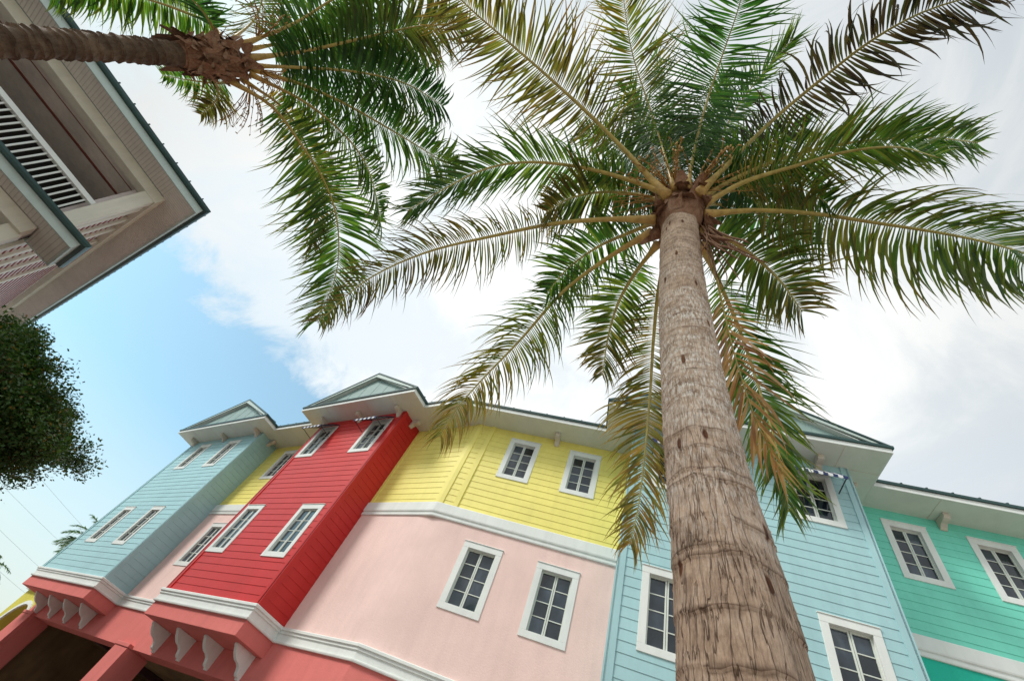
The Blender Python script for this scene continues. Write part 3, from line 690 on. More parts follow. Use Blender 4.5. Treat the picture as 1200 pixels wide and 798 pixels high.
    bump(t, b, h, .8, .012); return m
M['bark'] = trunk_mat('palm_bark', 'grey'); M['bark2'] = trunk_mat('palm_bark_brown', 'brown')

def catmull(P, n):
    P = [Vector(p) for p in P]; Q = [P[0]*2-P[1]] + P + [P[-1]*2-P[-2]]; out = []
    for i in range(1, len(Q)-2):
        for k in range(n):
            t = k/n; a, b, c, d = Q[i-1], Q[i], Q[i+1], Q[i+2]
            out.append(.5*((2*b)+(c-a)*t+(2*a-5*b+4*c-d)*t*t+(3*b-a-3*c+d)*t**3))
    out.append(P[-1]); return out
PAL = {
 'green': ((.030, .090, .018), (.055, .13, .024), (.11, .16, .030)),
 'dark': ((.018, .070, .020), (.030, .090, .026), (.050, .11, .03)),
 'olive': ((.070, .105, .028), (.115, .12, .030), (.17, .12, .032)),
 'brown': ((.085, .105, .030), (.125, .12, .034), (.12, .080, .028)),
 'orange': ((.15, .16, .045), (.25, .20, .050), (.28, .175, .050)),
 'dry': ((.32, .18, .115), (.42, .26, .18), (.24, .12, .075)),
 'dusk': ((.030, .034, .020), (.055, .036, .026), (.030, .020, .018)),
}
TIPC = {'green': (.17, .13, .04), 'dark': (.07, .11, .03), 'olive': (.26, .13, .04), 'brown': (.24, .10, .035), 'orange': (.34, .18, .055), 'dry': (.30, .14, .07), 'dusk': (.05, .03, .022)}
def lerp3(a, b, t): return tuple(a[i]+(b[i]-a[i])*t for i in range(3))
def frond(parent, pts, pal='green', pal2=None, Lm=.72, n=74, droop=.55, start=.20, twist=0, rw=.045, curl=0, vee=.30, spread=(86, 44), seed=0, wid=.019, broken=.03, up=(0, 0, 1)):
    n = int(n*1.32); wid = wid*.80; droop = droop*1.15
    rg = random.Random(seed*77+13); pal2 = pal2 or pal
    C = catmull(pts, 10); Ls = [0]
    for a, b in zip(C, C[1:]): Ls.append(Ls[-1]+(b-a).length)
    T_ = Ls[-1]
    def at(t):
        d = t*T_; i = 0
        while i < len(C)-2 and Ls[i+1] < d: i += 1
        f = (d-Ls[i])/max(1e-6, Ls[i+1]-Ls[i]); return C[i].lerp(C[i+1], min(1, max(0, f))), (C[min(i+2, len(C)-1)]-C[max(i-1, 0)]).normalized()
    mb = MB(); cl = []
    upv = Vector(up); S0 = None; frames = {}
    side0 = (C[-1]-C[0]).cross(upv)
    S0 = side0.normalized() if side0.length > .2 else Vector((1, 0, 0))
    # rachis: wide flat petiole that narrows
    r = MB(); k = 26; rr = []; pp = []; rc = []
    for i in range(k+1):
        t = i/k; p, T = at(t); pp.append(p)
        ww = rw*max(0, 1-t)**1.1*.52+.0035+rw*.50*max(0, 1-t/.12)**1.5
        rr.append((ww*.62, ww))
        rc += [lerp3(lerp3((.46, .30, .10), (.42, .32, .09), min(1, t*4)), (.36, .34, .11), t)]*8
    # orient: tube's first axis near the vertical
    r.tube(pp, rr, 8); 
    o = r.build('rachis', M['rachis'], None, True, colors=rc)
    g = 0.0; clump = 0
    for sgn in (-1, 1):
        wob = rg.uniform(0, 6); gl = 0; gn = 1; gi = 0; gs = 1
        for i in range(n):
            u = (i+rg.uniform(-.25, .25))/n; t = start+(1-start)*min(.995, max(0, u))
            p, T = at(t); S = S0-T*S0.dot(T)
            S = S.normalized() if S.length > .05 else T.orthogonal().normalized(); Nn = S.cross(T).normalized()
            if Nn.dot(upv) < 0: Nn = -Nn
            tw = R_(twist); S2 = S*math.cos(tw)+Nn*math.sin(tw); N2 = Nn*math.cos(tw)-S*math.sin(tw)
            gi += 1
            if gi >= gn: gn = rg.choice((2, 3, 4, 4, 5, 6, 8)); gi = 0; clump = rg.uniform(-7, 7); gs = rg.uniform(.78, 1.1)
            conv = (gi-(gn-1)/2)*rg.uniform(-2.6, -1.4)
            ang = R_(spread[0]+(spread[1]-spread[0])*max(0, u)**1.2+clump+conv*-1*-1+rg.gauss(0, 2.2)+5*math.sin(wob+u*17))
            prof = (.42+.58*math.sin(min(1, u/.42)*math.pi/2)) if u < .42 else (1-.62*(min(1, max(0, (u-.42)/.58)))**1.6)
            ln = Lm*prof*gs*rg.uniform(.90, 1.08)
            if rg.random() < .045: continue
            if rg.random() < broken: ln *= rg.uniform(.35, .7)
            d = (S2*sgn*math.sin(ang)+T*math.cos(ang)+N2*(vee+rg.uniform(-.06, .06))).normalized()
            seg = 6; q = p.copy(); w0 = wid*rg.uniform(.8, 1.15)*(.55+.45*prof)
            base = lerp3(PAL[pal][rg.randrange(3)], PAL[pal2][rg.randrange(3)], min(1, max(0, u*1.25-.1)))
            br = rg.uniform(.75, 1.3); base = tuple(x*br for x in base); tipm = rg.uniform(.0, 1)**1.5
            cv = Vector((rg.uniform(-1, 1), rg.uniform(-1, 1), rg.uniform(-.6, .6)))*curl*(.4+rg.random())
            tw_l = rg.uniform(-.7, .7); jv = Vector((rg.uniform(-1, 1), rg.uniform(-1, 1), rg.uniform(-1, 1)))
            prev = None
            dr = droop*rg.uniform(.7, 1.35)
            for s in range(seg+1):
                f = s/seg
                wv = T-d*T.dot(d)
                wv = wv.normalized() if wv.length > .05 else S2
                wv = (wv*math.cos(tw_l*f*2)+d.cross(wv)*math.sin(tw_l*f*2)).normalized()
                prw = (.35+.65*min(1, f/.22)) if f < .22 else max(.03, (1-(min(1, (f-.22)/.78))**1.45))
                ia = mb.vert(q-wv*w0*prw); ib = mb.vert(q+wv*w0*prw)
                cc = lerp3(base, TIPC[pal2 if u > .5 else pal], max(0, (f-.45)/.55)*tipm); cl += [cc, cc]
                if prev: mb.f.append((prev[0], prev[1], ib, ia)); mb.m.append(0)
                prev = (ia, ib)
                q = q+d*(ln/seg); d = (d+Vector((0, 0, -1))*dr*(.16+.36*f)*.85+cv*f*.8+jv*.10).normalized()
    fr = mb.build('frond', M['frond'], parent, False, colors=cl)
    # the rachis belongs to the frond
    o.parent = fr; off = Vector(fr['_w'])
    for v in o.data.vertices: v.co -= off
    return fr
def palm_trunk(parent, axis, radii, mat, ring=.075, seed=1, lowz=2.9, midz=3.6, bulge=.05, nseg=72, dz=.007):
    """axis: list of points from the ground up, radii at the same points"""
    rg = random.Random(seed); C = catmull(axis, 12); Rr = catmull([(q, 0, 0) for q in radii], 12)
    z0, z1 = C[0].z, C[-1].z; nz = int((z1-z0)/dz); mb = MB(); cl = []
    rings = []; z = z0
    while z < z1: rings.append(z); z += ring*rg.uniform(.7, 1.4)*(3.0 if z < lowz else (1.7 if z < lowz+.5 else 1.0))
    rings.append(z1+1); tilt = [(rg.uniform(-.03, .03), rg.uniform(0, 6.28), rg.uniform(.6, 1.3)) for _ in rings]
    import bisect
    for i in range(nz+1):
        z = z0+(z1-z0)*i/nz; k = 0
        while k < len(C)-2 and C[k+1].z < z: k += 1
        f = (z-C[k].z)/(C[k+1].z-C[k].z); c = C[k].lerp(C[k+1], f); r = Rr[k].x+(Rr[k+1].x-Rr[k].x)*f
        for j in range(nseg):
            th = math.pi/2+2*math.pi*j/nseg; best = 0
            zz = z
            m = bisect.bisect_right(rings, z); m = min(m, len(rings)-1)
            tl = tilt[m-1]; zz = z+tl[0]*math.sin(th+tl[1])+.012*math.sin(3*th+m)+.006*math.sin(7*th+m*2.1)
            m = min(max(1, bisect.bisect_right(rings, zz)), len(rings)-1)
            a, b = rings[m-1], rings[m]; ph = (zz-a)/(b-a); ph = min(1, max(0, ph)); st = tilt[m-1][2]
            # each leaf scar: a sharp lip at its lower edge that slopes back in
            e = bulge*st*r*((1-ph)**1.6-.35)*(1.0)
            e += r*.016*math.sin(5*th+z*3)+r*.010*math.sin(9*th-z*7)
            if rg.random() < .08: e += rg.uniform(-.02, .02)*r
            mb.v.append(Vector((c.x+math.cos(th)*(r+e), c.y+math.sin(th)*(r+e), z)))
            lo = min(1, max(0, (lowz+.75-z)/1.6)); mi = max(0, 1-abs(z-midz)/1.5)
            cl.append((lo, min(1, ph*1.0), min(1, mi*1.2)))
        if i:
            b0 = (i-1)*nseg; b1 = i*nseg
            for j in range(nseg): mb.f.append((b0+j, b0+(j+1) % nseg, b1+(j+1) % nseg, b1+j)); mb.m.append(0)
    o = mb.build('trunk', mat, parent, True, colors=cl); me = o.data; uv = me.uv_layers.new(name='UVMap')
    rm = .17
    for p in me.polygons:
        js = [(vi % nseg) for vi in p.vertices]; wrap = max(js) == nseg-1 and min(js) == 0
        for li, vi in zip(p.loop_indices, p.vertices):
            j = vi % nseg; j = nseg if (wrap and j == 0) else j
            uv.data[li].uv = ((j/nseg)*2*math.pi*rm, me.vertices[vi].co.z)
    return o
def shaggy(parent, base, top, r0, r1, n, seed, ln=(.18, .38)):
    """torn fibre sheaths round the top of a trunk"""
    rg = random.Random(seed); mb = MB(); base = Vector(base); top = Vector(top)
    pts = [base.lerp(top, i/6) for i in range(7)]; mb.tube(pts, [r0*.9, r0*1.12, r0*1.22, (r0+r1)*.60, (r0+r1)*.58, r1*1.02, r1*.75], 20)
    for i in range(n):
        f = rg.random(); c = base.lerp(top, f); th = rg.uniform(0, 6.28); r = (r0+(r1-r0)*f)*rg.uniform(1.0, 1.18)
        o = Vector((math.cos(th), math.sin(th), 0)); tg = Vector((-o.y, o.x, 0)); p = c+o*r
        l = rg.uniform(*ln); wd = rg.uniform(.04, .11); d = (Vector((0, 0, rg.choice((1, 1, -1))*rg.uniform(.6, 1)))+o*rg.uniform(.1, .7)+tg*rg.uniform(-.5, .5)).normalized()
        prev = None
        for s in range(5):
            g = s/4; ww = wd*(1-g*.75)
            a = mb.vert(p-tg*ww+o*.01*math.sin(g*5)); b = mb.vert(p+tg*ww)
            if prev: mb.f.append((prev[0], prev[1], b, a)); mb.m.append(0)
            prev = (a, b); p = p+d*l/4; d = (d+o*.12*rg.uniform(-1, 1.4)+Vector((0, 0, -.12))).normalized()
    return mb.build('fibre_sheath', M['fibre'], parent, False)
def flower_stalk(parent, p, d, seed, L=.7):
    rg = random.Random(seed); mb = MB(); cl = []; p = Vector(p); d = Vector(d).normalized()
    for i in range(15):
        q = p.copy(); e = (d+Vector((rg.uniform(-.5, .5), rg.uniform(-.5, .5), rg.uniform(-.5, .3)))).normalized(); pts = [q.copy()]
        for s in range(6): q = q+e*L/6*rg.uniform(.7, 1.1); e = (e+Vector((0, 0, -.18))+Vector((rg.uniform(-.2, .2), rg.uniform(-.2, .2), 0))).normalized(); pts.append(q.copy())
        mb.tube(pts, [.007]*3+[.005]*2+[.003]*2, 4)
        for k in range(3, 7): mb.tube([pts[k], pts[k]+Vector((rg.uniform(-.03, .03), rg.uniform(-.03, .03), -.035))], [.009, .005], 5)
    return mb.build('flower_stalk', M['fstalk'], parent, True)
M['fstalk'] = paint('flower_stalk_orange', (.38, .20, .05), .7, .2, .1, 30, .2)

PG = 'coconut palms'
F1={
'A':[(-0.39,1.06,5.75),(-0.69,0.63,6.25),(-1.00,0.16,6.60),(-1.33,-0.37,6.75),(-1.61,-0.86,6.70),(-1.78,-1.24,6.45),(-1.80,-1.55,6.00)], # L=3.6
'B':[(-0.37,1.04,5.75),(-0.74,0.84,6.10),(-1.18,0.58,6.25),(-1.66,0.33,6.20),(-2.04,0.20,5.95),(-2.36,0.19,5.50),(-2.52,0.21,5.00)], # L=3.2
'C':[(-0.52,1.20,5.65),(-0.94,1.08,5.75),(-1.49,0.94,5.75),(-2.09,0.82,5.60),(-2.76,0.68,5.30),(-3.27,0.65,4.85),(-3.60,0.77,4.30)], # L=3.7
'D':[(-0.58,1.28,5.60),(-1.03,1.41,5.65),(-1.58,1.59,5.50),(-2.10,1.86,5.15),(-2.50,2.02,4.75),(-2.70,2.10,4.40),(-2.80,2.18,4.10)], # L=3.1
'E':[(-0.47,1.44,5.75),(-0.73,2.02,5.92),(-0.88,2.45,5.60),(-0.96,2.74,5.10),(-1.02,2.93,4.47),(-1.06,3.02,3.97),(-1.11,3.05,3.60)], # L=3.3
'F':[(-0.57,1.44,5.70),(-0.90,1.75,5.90),(-1.15,2.00,5.80),(-1.28,2.20,5.45),(-1.31,2.34,4.95)], # L=1.8
'G':[(-0.22,1.57,5.75),(-0.14,2.20,6.04),(-0.06,2.65,5.88),(-0.01,2.95,5.44),(0.03,3.15,4.91),(0.04,3.30,4.45),(0.02,3.35,4.15)], # L=3.1
'H':[(-0.13,1.30,5.70),(0.25,1.47,5.95),(0.70,1.67,6.00),(1.13,1.86,5.85),(1.46,1.96,5.55),(1.61,1.96,5.15),(1.63,1.91,4.70)], # L=2.8
'I':[(-0.18,1.20,5.80),(0.18,1.24,6.35),(0.66,1.29,6.70),(1.12,1.35,6.75),(1.46,1.39,6.50),(1.63,1.40,6.10),(1.67,1.38,5.70)], # L=3.0
'I2':[(-0.17,1.26,5.80),(0.22,1.21,6.00),(0.64,1.24,6.10),(0.98,1.23,6.00),(1.22,1.23,5.70),(1.32,1.27,5.30)], # L=2.0
'J':[(-0.14,1.13,5.80),(0.22,1.08,6.50),(0.67,0.94,7.00),(1.07,0.78,7.10),(1.41,0.61,6.95),(1.65,0.51,6.60),(1.82,0.50,6.20),(1.86,0.49,5.75)], # L=3.6
'K':[(-0.22,1.07,5.85),(-0.09,0.86,6.70),(0.12,0.54,7.30),(0.34,0.21,7.50),(0.51,-0.07,7.40),(0.64,-0.38,6.90)], # L=3.0
'L':[(-0.33,1.03,5.85),(-0.40,0.74,6.70),(-0.48,0.28,7.30),(-0.52,-0.18,7.50),(-0.48,-0.55,7.40),(-0.39,-0.85,7.00)], # L=3.1
'M':[(-0.28,1.06,5.90),(-0.28,0.93,7.00),(-0.33,0.65,7.90),(-0.37,0.16,8.60),(-0.33,-0.24,8.80)], # L=3.4
'N':[(-0.19,1.14,5.90),(0.05,1.04,6.90),(0.37,0.81,7.60),(0.73,0.57,7.90),(1.03,0.36,7.80)], # L=2.7
'P':[(-0.17,1.39,5.75),(0.01,1.67,5.95),(0.21,1.92,5.90),(0.35,2.07,5.60),(0.42,2.13,5.10)], # L=1.6
'Q':[(-0.49,1.24,5.75),(-0.83,1.34,6.00),(-1.22,1.39,6.00),(-1.52,1.43,5.70),(-1.68,1.49,5.30)], # L=1.7
'X1':[(-0.31,1.05,5.90),(-0.44,0.95,6.90),(-0.59,0.71,7.60),(-0.69,0.39,7.90),(-0.70,0.08,7.90)], # L=2.5
'X2':[(-0.24,1.07,5.90),(-0.12,1.04,7.00),(0.08,0.90,7.70),(0.27,0.66,8.00),(0.36,0.41,8.00)], # L=2.5
'X3':[(-0.19,1.14,5.90),(0.08,1.24,6.70),(0.42,1.25,7.20),(0.72,1.20,7.30),(0.93,1.16,7.10)], # L=2.1
'X4':[(-0.38,1.07,5.90),(-0.64,0.92,6.70),(-0.91,0.67,7.20),(-1.12,0.45,7.30),(-1.26,0.31,7.10)], # L=2.1
'X5':[(-0.18,1.21,5.90),(0.12,1.36,6.40),(0.47,1.48,6.60),(0.72,1.56,6.40),(0.83,1.62,6.00)], # L=1.8
'X6':[(-0.43,1.11,5.85),(-0.72,1.03,6.20),(-1.06,0.91,6.30),(-1.33,0.82,6.10),(-1.51,0.79,5.70)], # L=1.6
'S':[(-0.21,1.22,5.85),(0.06,1.51,6.50),(0.33,1.79,6.80),(0.54,1.95,6.70),(0.68,2.07,6.30)], # L=2.0
}
F2={
'a':[(-5.48,-2.19,6.79),(-5.23,-1.69,7.02),(-5.08,-1.11,6.98),(-5.07,-0.54,7.00),(-5.10,0.07,6.81),(-5.25,0.69,6.39),(-5.38,1.12,5.72)], # L=4.0
'b':[(-5.27,-2.23,7.00),(-4.99,-1.86,7.50),(-4.54,-1.40,7.60),(-3.95,-0.83,7.45),(-3.30,-0.31,7.05),(-2.67,0.10,6.50)], # L=4.0
'c':[(-5.19,-2.30,7.00),(-4.79,-2.19,7.60),(-4.12,-2.01,7.80),(-3.43,-1.81,7.80),(-2.77,-1.57,7.60),(-2.15,-1.24,7.20)], # L=3.7
'd':[(-5.26,-2.56,7.05),(-5.41,-2.96,7.90),(-5.32,-3.41,8.40),(-4.98,-3.83,8.70),(-4.39,-4.00,8.60)], # L=2.9
'e':[(-5.58,-2.70,7.20),(-5.77,-3.00,7.41),(-6.14,-3.37,7.36),(-6.52,-3.70,7.23),(-6.95,-3.97,6.96),(-7.26,-4.03,6.59)], # L=2.5
'f':[(-5.96,-2.34,7.22),(-6.43,-2.50,7.51),(-6.87,-2.74,7.49),(-7.30,-3.01,7.41)], # L=1.6
'g':[(-5.14,-2.45,7.05),(-4.77,-2.56,7.80),(-4.19,-2.60,8.10),(-3.41,-2.49,8.10),(-2.61,-2.25,7.80)], # L=3.2
'h':[(-5.26,-2.14,7.00),(-5.00,-1.63,7.40),(-4.68,-1.11,7.40),(-4.30,-0.57,7.10),(-4.00,-0.09,6.60),(-3.69,0.27,6.00)], # L=3.6
'i':[(-5.44,-2.16,7.00),(-5.48,-1.68,7.50),(-5.51,-1.04,7.50),(-5.45,-0.34,7.10),(-5.53,0.22,6.50)], # L=3.0
'j':[(-5.57,-2.71,7.16),(-5.33,-2.97,6.92),(-5.18,-3.22,6.52),(-5.17,-3.42,6.17)], # L=1.3
'k':[(-5.18,-2.40,7.05),(-4.84,-2.40,8.00),(-4.21,-2.23,8.40),(-3.52,-1.85,8.30),(-2.94,-1.35,7.90)], # L=3.4
'm':[(-5.25,-2.24,7.00),(-4.79,-1.98,7.60),(-4.13,-1.62,7.75),(-3.39,-1.15,7.55),(-2.77,-0.63,7.10)], # L=3.4
'l':[(-5.76,-2.31,6.89),(-6.22,-2.22,7.15),(-6.66,-2.17,7.08)], # L=1.0
}
DEAD=[(-.19,1.36,5.60),(-.14,1.45,5.30),(-.12,1.53,4.9),(-.11,1.60,4.45),(-.09,1.72,4.0),(-.05,1.88,3.62),(.02,2.04,3.35)]
TREE=(-12.15,-.15,5.5,(-12.15,-.15,3.95),2.1)
pm = thing('palm_tree', (-.10, 2.14, 0), 'tall coconut palm whose thick ringed trunk rises close by at right of centre', 'palm tree')
AX = [(-.115, 2.16, 0), (-.16, 2.0, 1.0), (-.20, 1.86, 1.75), (-.224, 1.785, 2.25), (-.252, 1.722, 2.66), (-.285, 1.655, 3.05), (-.315, 1.575, 3.59), (-.33, 1.51, 4.0), (-.345, 1.445, 4.42), (-.342, 1.352, 5.0), (-.335, 1.285, 5.55), (-.325, 1.25, 5.85)]
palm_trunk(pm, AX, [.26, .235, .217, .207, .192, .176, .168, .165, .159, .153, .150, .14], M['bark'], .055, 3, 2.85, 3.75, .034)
shaggy(pm, (-.335, 1.285, 5.50), (-.32, 1.22, 6.10), .165, .18, 90, 4, (.12, .28))
SP1 = {
'A': dict(pal='brown', Lm=.80, n=100, droop=.45, start=.27, rw=.052, vee=.05, wid=0.0163),
'B': dict(spread=(62, 26), pal='green', pal2='green', Lm=.70, droop=1.0, n=100, twist=-10, wid=0.0149),
'C': dict(twist=-32, pal='olive', pal2='brown', Lm=.62, n=105, droop=1.3, start=.25, curl=.22, rw=.048, vee=.45, wid=0.0122),
'D': dict(twist=-42, pal='green', pal2='orange', Lm=.72, n=100, droop=1.7, start=.22, rw=.045, vee=.3, wid=0.0129),
'E': dict(spread=(78, 34), pal='olive', pal2='orange', Lm=.66, n=100, droop=.9, start=.2, rw=.042, vee=.0, wid=0.0143),
'F': dict(pal='green', pal2='olive', Lm=.55, n=62, droop=.8),
'G': dict(pal='green', pal2='green', Lm=.72, n=87, droop=.5, vee=.0, wid=0.0163, spread=(60, 22)),
'H': dict(twist=38, pal='olive', pal2='green', Lm=.84, n=105, droop=2.8, start=.20, rw=.048, spread=(90, 52), vee=.55, wid=0.0156, curl=.05),
'I': dict(spread=(66, 26), pal='green', pal2='green', Lm=.62, n=95, droop=.9, wid=0.0149, vee=.1),
'I2': dict(spread=(70, 30), pal='olive', pal2='green', Lm=.52, n=62, droop=.8, wid=0.0115),
'J': dict(pal='dusk', Lm=.66, n=75, droop=1.5, start=.28, curl=.85, rw=.056, wid=0.0177, vee=.1, broken=.15),
'K': dict(pal='dark', Lm=.80, n=95, droop=.5, start=.22, curl=.3, spread=(90, 62), wid=0.0149, rw=.05, vee=.1),
'L': dict(pal='dark', pal2='olive', Lm=.75, n=100, droop=.3, start=.15, wid=0.0149, vee=.2),
'M': dict(pal='green', Lm=.50, n=75, droop=.2, start=.25, vee=.5, spread=(40, 15), wid=0.0122),
'N': dict(pal='dark', pal2='green', Lm=.70, n=92, droop=.4, start=.15, vee=.3, spread=(60, 22), wid=0.0149),
'O': dict(pal='dark', Lm=.6, n=75, droop=.4, start=.15, vee=.4),
'P': dict(pal='green', pal2='olive', Lm=.62, n=62, droop=1.0, start=.15),
'Q': dict(pal='green', Lm=.60, n=62, droop=.9, start=.15),
'R': dict(pal='dark', Lm=.6, n=75, droop=.5, start=.12),
'S': dict(pal='dark', Lm=.6, n=70, droop=.6, start=.12),
'X1': dict(pal='dark', pal2='green', Lm=.6, n=80, droop=.5, start=.1, vee=.3, spread=(70, 30)),
'X2': dict(pal='green', Lm=.6, n=80, droop=.5, start=.1, vee=.3, spread=(70, 30)),
'X3': dict(pal='dark', pal2='green', Lm=.6, n=80, droop=.6, start=.1, vee=.3),
'X4': dict(pal='green', Lm=.6, n=80, droop=.6, start=.1, vee=.3),
'X5': dict(pal='dark', pal2='green', Lm=.6, n=80, droop=.6, start=.1, vee=.3),
'X6': dict(pal='dark', pal2='olive', Lm=.6, n=80, droop=.9, start=.1, vee=.2),
}
for i, (k, P) in enumerate(F1.items()): frond(pm, P, seed=i+1, **SP1[k])
flower_stalk(pm, (-.42, 1.15, 5.95), (-.5, -.3, .6), 3, .6); flower_stalk(pm, (-.22, 1.15, 5.95), (.5, -.2, .6), 5, .6); flower_stalk(pm, (-.35, 1.1, 6.0), (-.1, -.8, .6), 6, .55)
# dead frond hanging down behind the trunk: sheath and dry leaflets
dead = frond(pm, DEAD, 'dry', Lm=.54, n=24, droop=.5, start=.46, twist=0, rw=.030, vee=-.1, spread=(38, 12), wid=.013, seed=44, curl=.04)
dead['label'] = 'dead brown frond hanging down beside the trunk'
mb = MB(); rg = random.Random(9)
for i in range(16):      # torn boot and spathe fibres by the sheath
    p = Vector((-.16, 1.32, 5.55))+Vector((rg.uniform(-.03, .06), rg.uniform(-.02, .06), rg.uniform(-.3, .1))); pts = [p.copy()]; d = Vector((rg.uniform(.02, .4), rg.uniform(0, .25), -1)).normalized()
    for s in range(7): p = p+d*rg.uniform(.08, .14); d = (d+Vector((rg.uniform(-.15, .15), rg.uniform(-.1, .1), -.1))).normalized(); pts.append(p.copy())
    mb.tube(pts, [(.006, .022*rg.uniform(.4, 1.2))]*4+[(.004, .010)]*3+[(.002, .004)], 5)
mb.build('dry_spathe', M['fibre'], pm, True)

pm2 = thing('palm_tree', (-5.35, -2.53, 0), 'coconut palm at upper left, its brown ringed trunk crossing before the porch house', 'palm tree')
AX2 = [(-5.35, -2.56, 0), (-5.345, -2.56, 1.5), (-5.345, -2.555, 3), (-5.345, -2.55, 4.55), (-5.35, -2.515, 5.3), (-5.36, -2.46, 6.0), (-5.37, -2.41, 6.6), (-5.37, -2.38, 6.9)]
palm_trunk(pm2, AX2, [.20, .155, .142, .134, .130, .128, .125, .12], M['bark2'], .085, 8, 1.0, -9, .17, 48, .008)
shaggy(pm2, (-5.365, -2.44, 6.22), (-5.36, -2.36, 7.02), .15, .205, 170, 14, (.10, .26))
SP2 = {
'a': dict(start=.17, twist=28, pal='green', Lm=1.05, n=104, droop=.55, rw=.052, wid=.023, vee=.05),
'b': dict(start=.13, pal='dark', pal2='green', Lm=.85, n=100, droop=.8, rw=.05, wid=.023),
'c': dict(start=.13, pal='dark', pal2='brown', Lm=.85, n=100, droop=.9, rw=.055, wid=.023),
'd': dict(start=.13, pal='olive', pal2='green', Lm=.8, n=60, droop=.6, rw=.05, wid=.022),
'e': dict(start=.13, pal='green', Lm=.7, n=88, droop=.5, wid=.023),
'f': dict(start=.13, pal='green', Lm=.55, n=50, droop=.5, wid=.022),
'g': dict(start=.13, pal='green', pal2='dark', Lm=.8, n=88, droop=.6, wid=.023),
'h': dict(start=.13, pal='green', pal2='green', Lm=.7, n=88, droop=.9, wid=.022),
'i': dict(start=.13, pal='olive', pal2='brown', Lm=.75, n=88, droop=.8, wid=.022),
'j': dict(start=.13, pal='dark', Lm=.7, n=60, droop=.5, wid=.022),
'k': dict(start=.13, pal='dark', pal2='green', Lm=.85, n=100, droop=.6, wid=.023),
'm': dict(start=.13, pal='dark', pal2='dark', Lm=.9, n=100, droop=.9, rw=.045, wid=.023),
'l': dict(start=.13, pal='brown', Lm=.5, n=40, droop=.8, wid=.022),
}
for i, (k, P) in enumerate(F2.items()): frond(pm2, P, seed=i+61, **SP2[k])
flower_stalk(pm2, (-5.2, -2.15, 7.15), (.5, .8, -.1), 23, .8); flower_stalk(pm2, (-5.45, -2.1, 7.1), (-.1, 1, -.2), 25, .8); flower_stalk(pm2, (-5.1, -2.5, 7.3), (.8, -.2, .3), 26, .7)

# palms far behind the pale blue house
def far_palm(x, y, zc, sd, lab, n=26, L=3.0):
    t = thing('palm_tree', (x, y, 0), lab, 'palm tree', 'distant palms behind the terrace'); rg = random.Random(sd)
    mb = MB(); mb.tube([(x, y, 0), (x+.1, y, zc*.5), (x, y, zc)], [.22, .16, .13], 10); mb.build('trunk', M['bark2'], t, True)
    for i in range(n):
        az = i*2.4+rg.uniform(-.2, .2); el = rg.uniform(-.3, 1.2); d = Vector((math.cos(az)*math.cos(el), math.sin(az)*math.cos(el), math.sin(el))); p = Vector((x, y, zc)); P = [p.copy()]
        for s in range(5): p = p+d*L/5; d = (d+Vector((0, 0, -.28))).normalized(); P.append(p.copy())
        frond(t, P, 'dark', 'dark', Lm=.6, n=40, droop=.8, rw=.03, wid=.026, seed=sd*50+i)
far_palm(-36.5, 10.3, 7.4, 3, 'distant green palm showing its fronds past the left edge of the pale blue house', 26, 1.7)
far_palm(-37.2, 7.2, 3.9, 6, 'distant dark palm at the far left edge of the picture', 18, 2.0)

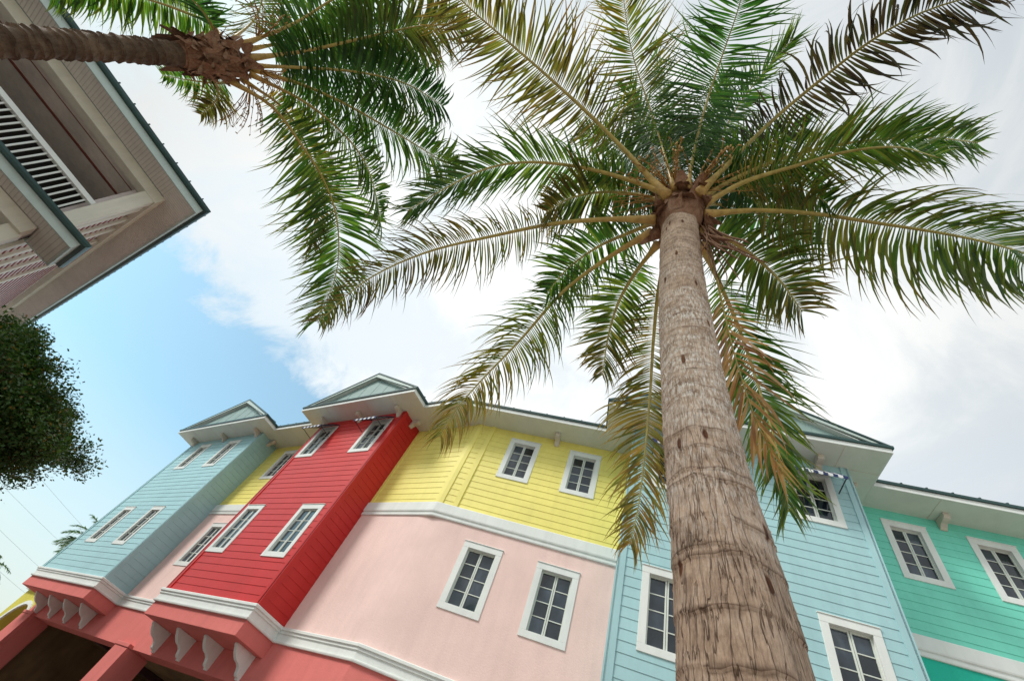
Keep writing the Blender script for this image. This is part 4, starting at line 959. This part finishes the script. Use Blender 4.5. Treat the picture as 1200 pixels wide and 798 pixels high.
# ------------------------------------------------------------------ broadleaf tree
def broadleaf(x, y, h, crown, R, seed):
    t = thing('tree', (x, y, 0), 'dark green broadleaf tree with a dense crown at the left edge below the porch house', 'tree')
    rg = random.Random(seed); mb = MB(); C = Vector(crown); tips = []
    mb.tube([(x, y, 0), (x+.05, y+.03, h*.3), (x, y, h*.5)], [.17, .13, .11], 12)
    def grow(p, d, l, r, lv):
        pts = [p.copy()]; q = p.copy(); e = d.copy()
        for s in range(4): q = q+e*l/4; e = (e+Vector((rg.uniform(-.25, .25), rg.uniform(-.25, .25), rg.uniform(-.1, .2)))).normalized(); pts.append(q.copy())
        mb.tube(pts, [r, r*.85, r*.72, r*.6, r*.5], 6 if lv < 2 else 4, cap=False)
        if lv >= 3: tips.append((q, e)); tips.append((pts[2], e)); return
        for i in range(5 if lv else 6):
            ax = Vector((rg.uniform(-1, 1), rg.uniform(-1, 1), rg.uniform(-.5, .8))).normalized()
            nd_ = (e*.55+ax).normalized(); k = rg.choice((2, 3, 4)); grow(pts[k], nd_, l*rg.uniform(.55, .8), r*.5, lv+1)
    b = Vector((x, y, h*.5))
    for i in range(11):
        a = i*.9+rg.uniform(-.3, .3); d = Vector((math.cos(a), math.sin(a), rg.uniform(.1, 1.1))).normalized(); e = b+Vector((rg.uniform(-.2, .2), rg.uniform(-1.15, 1.15), rg.uniform(-.1, .5))); mb.tube([b-Vector((0, 0, .3)), b.lerp(e, .5)-Vector((0, 0, .1)), e], [.08, .07, .055], 6); grow(e, d, R*.55, .05, 0)
    mb.build('trunk', M['bark2'], t, True)
    lf = MB(); cl = []
    for (p, e) in tips:
        if Vector(((p-C).x, (p-C).y*.72, (p-C).z)).length > R*(.95+.22*math.sin(p.z*4+p.y*3)*math.sin(p.x*5)): continue
        if rg.random() < .12: continue
        cb = rg.uniform(.6, 1.3)
        for i in range(64):
            q = p+Vector((rg.gauss(0, .12), rg.gauss(0, .12), rg.gauss(0, .09))); d = (e*.4+Vector((rg.uniform(-1, 1), rg.uniform(-1, 1), rg.uniform(-.7, .6)))).normalized()
            s = d.cross(Vector((rg.uniform(-1, 1), rg.uniform(-1, 1), 1))).normalized(); l = rg.uniform(.045, .085); wv = l*.30
            i0 = len(lf.v); lf.v += [q, q+d*l*.45+s*wv, q+d*l, q+d*l*.45-s*wv]; lf.f.append((i0, i0+1, i0+2, i0+3)); lf.m.append(0)
            c = lerp3((.028, .080, .020), (.075, .125, .032), rg.random()**1.6); c = tuple(v*cb for v in c)
            if rg.random() < .05: c = (.16, .11, .03)
            cl += [c]*4
    lf.build('crown', M['treeleaf'], t, False, colors=cl)
M['treeleaf'] = leaf_mat('tree_leaf', .25, .5)
broadleaf(TREE[0], TREE[1], TREE[2], TREE[3], TREE[4], 21)

# ------------------------------------------------------------------ overhead wires and the poles that carry them
PL = [(-59.4, 18.2), (-32.7, -1.9)]
for i, (x, y) in enumerate(PL):
    t = thing('utility_pole', (x, y, 0), ('wooden utility pole hidden behind the far palms', 'wooden utility pole standing past the left edge of the picture')[i], 'utility pole', 'utility poles')
    a = MB(); a.tube([(x, y, 0), (x, y, 11.2)], [.15, .10], 10); a.build('post', M['bark2'], t, True)
    a = MB(); a.box(x-.06, x+.06, y-.9, y+.9, 10.2, 10.34); a.build('crossarm', M['bark2'], t)
WR = [((-44.5, 6.5, 9.8), (-53.3, 13.5, 10.7)), ((-44.5, 7.0, 8.2), (-53.4, 13.3, 9.1)), ((-44.3, 7.8, 6.6), (-53.3, 13.8, 7.2)), ((-43.9, 9.8, 5.1), (-53.1, 14.5, 5.6))]
WL = ['highest of the four thin wires crossing the pale sky at lower left', 'second highest thin wire in the pale sky at lower left', 'third thin wire down in the pale sky at lower left', 'lowest thin wire at lower left, running to the coral arcade corner']
for (a0, b0), lb in zip(WR, WL):
    a0, b0 = Vector(a0), Vector(b0); d = b0-a0; a1 = a0-d*1.3; b1 = b0+d*.7; mb = MB()
    pts = [a1.lerp(b1, k/10)+Vector((0, 0, -.15*(1-(k/5-1)**2))) for k in range(11)]
    mb.tube(pts, .007, 5); o = mb.build('overhead_wire', M['wire'], None, True); tag(o, lb, 'wire', 'overhead wires')
for o in bpy.data.objects:
    if '_w' in o: del o['_w']
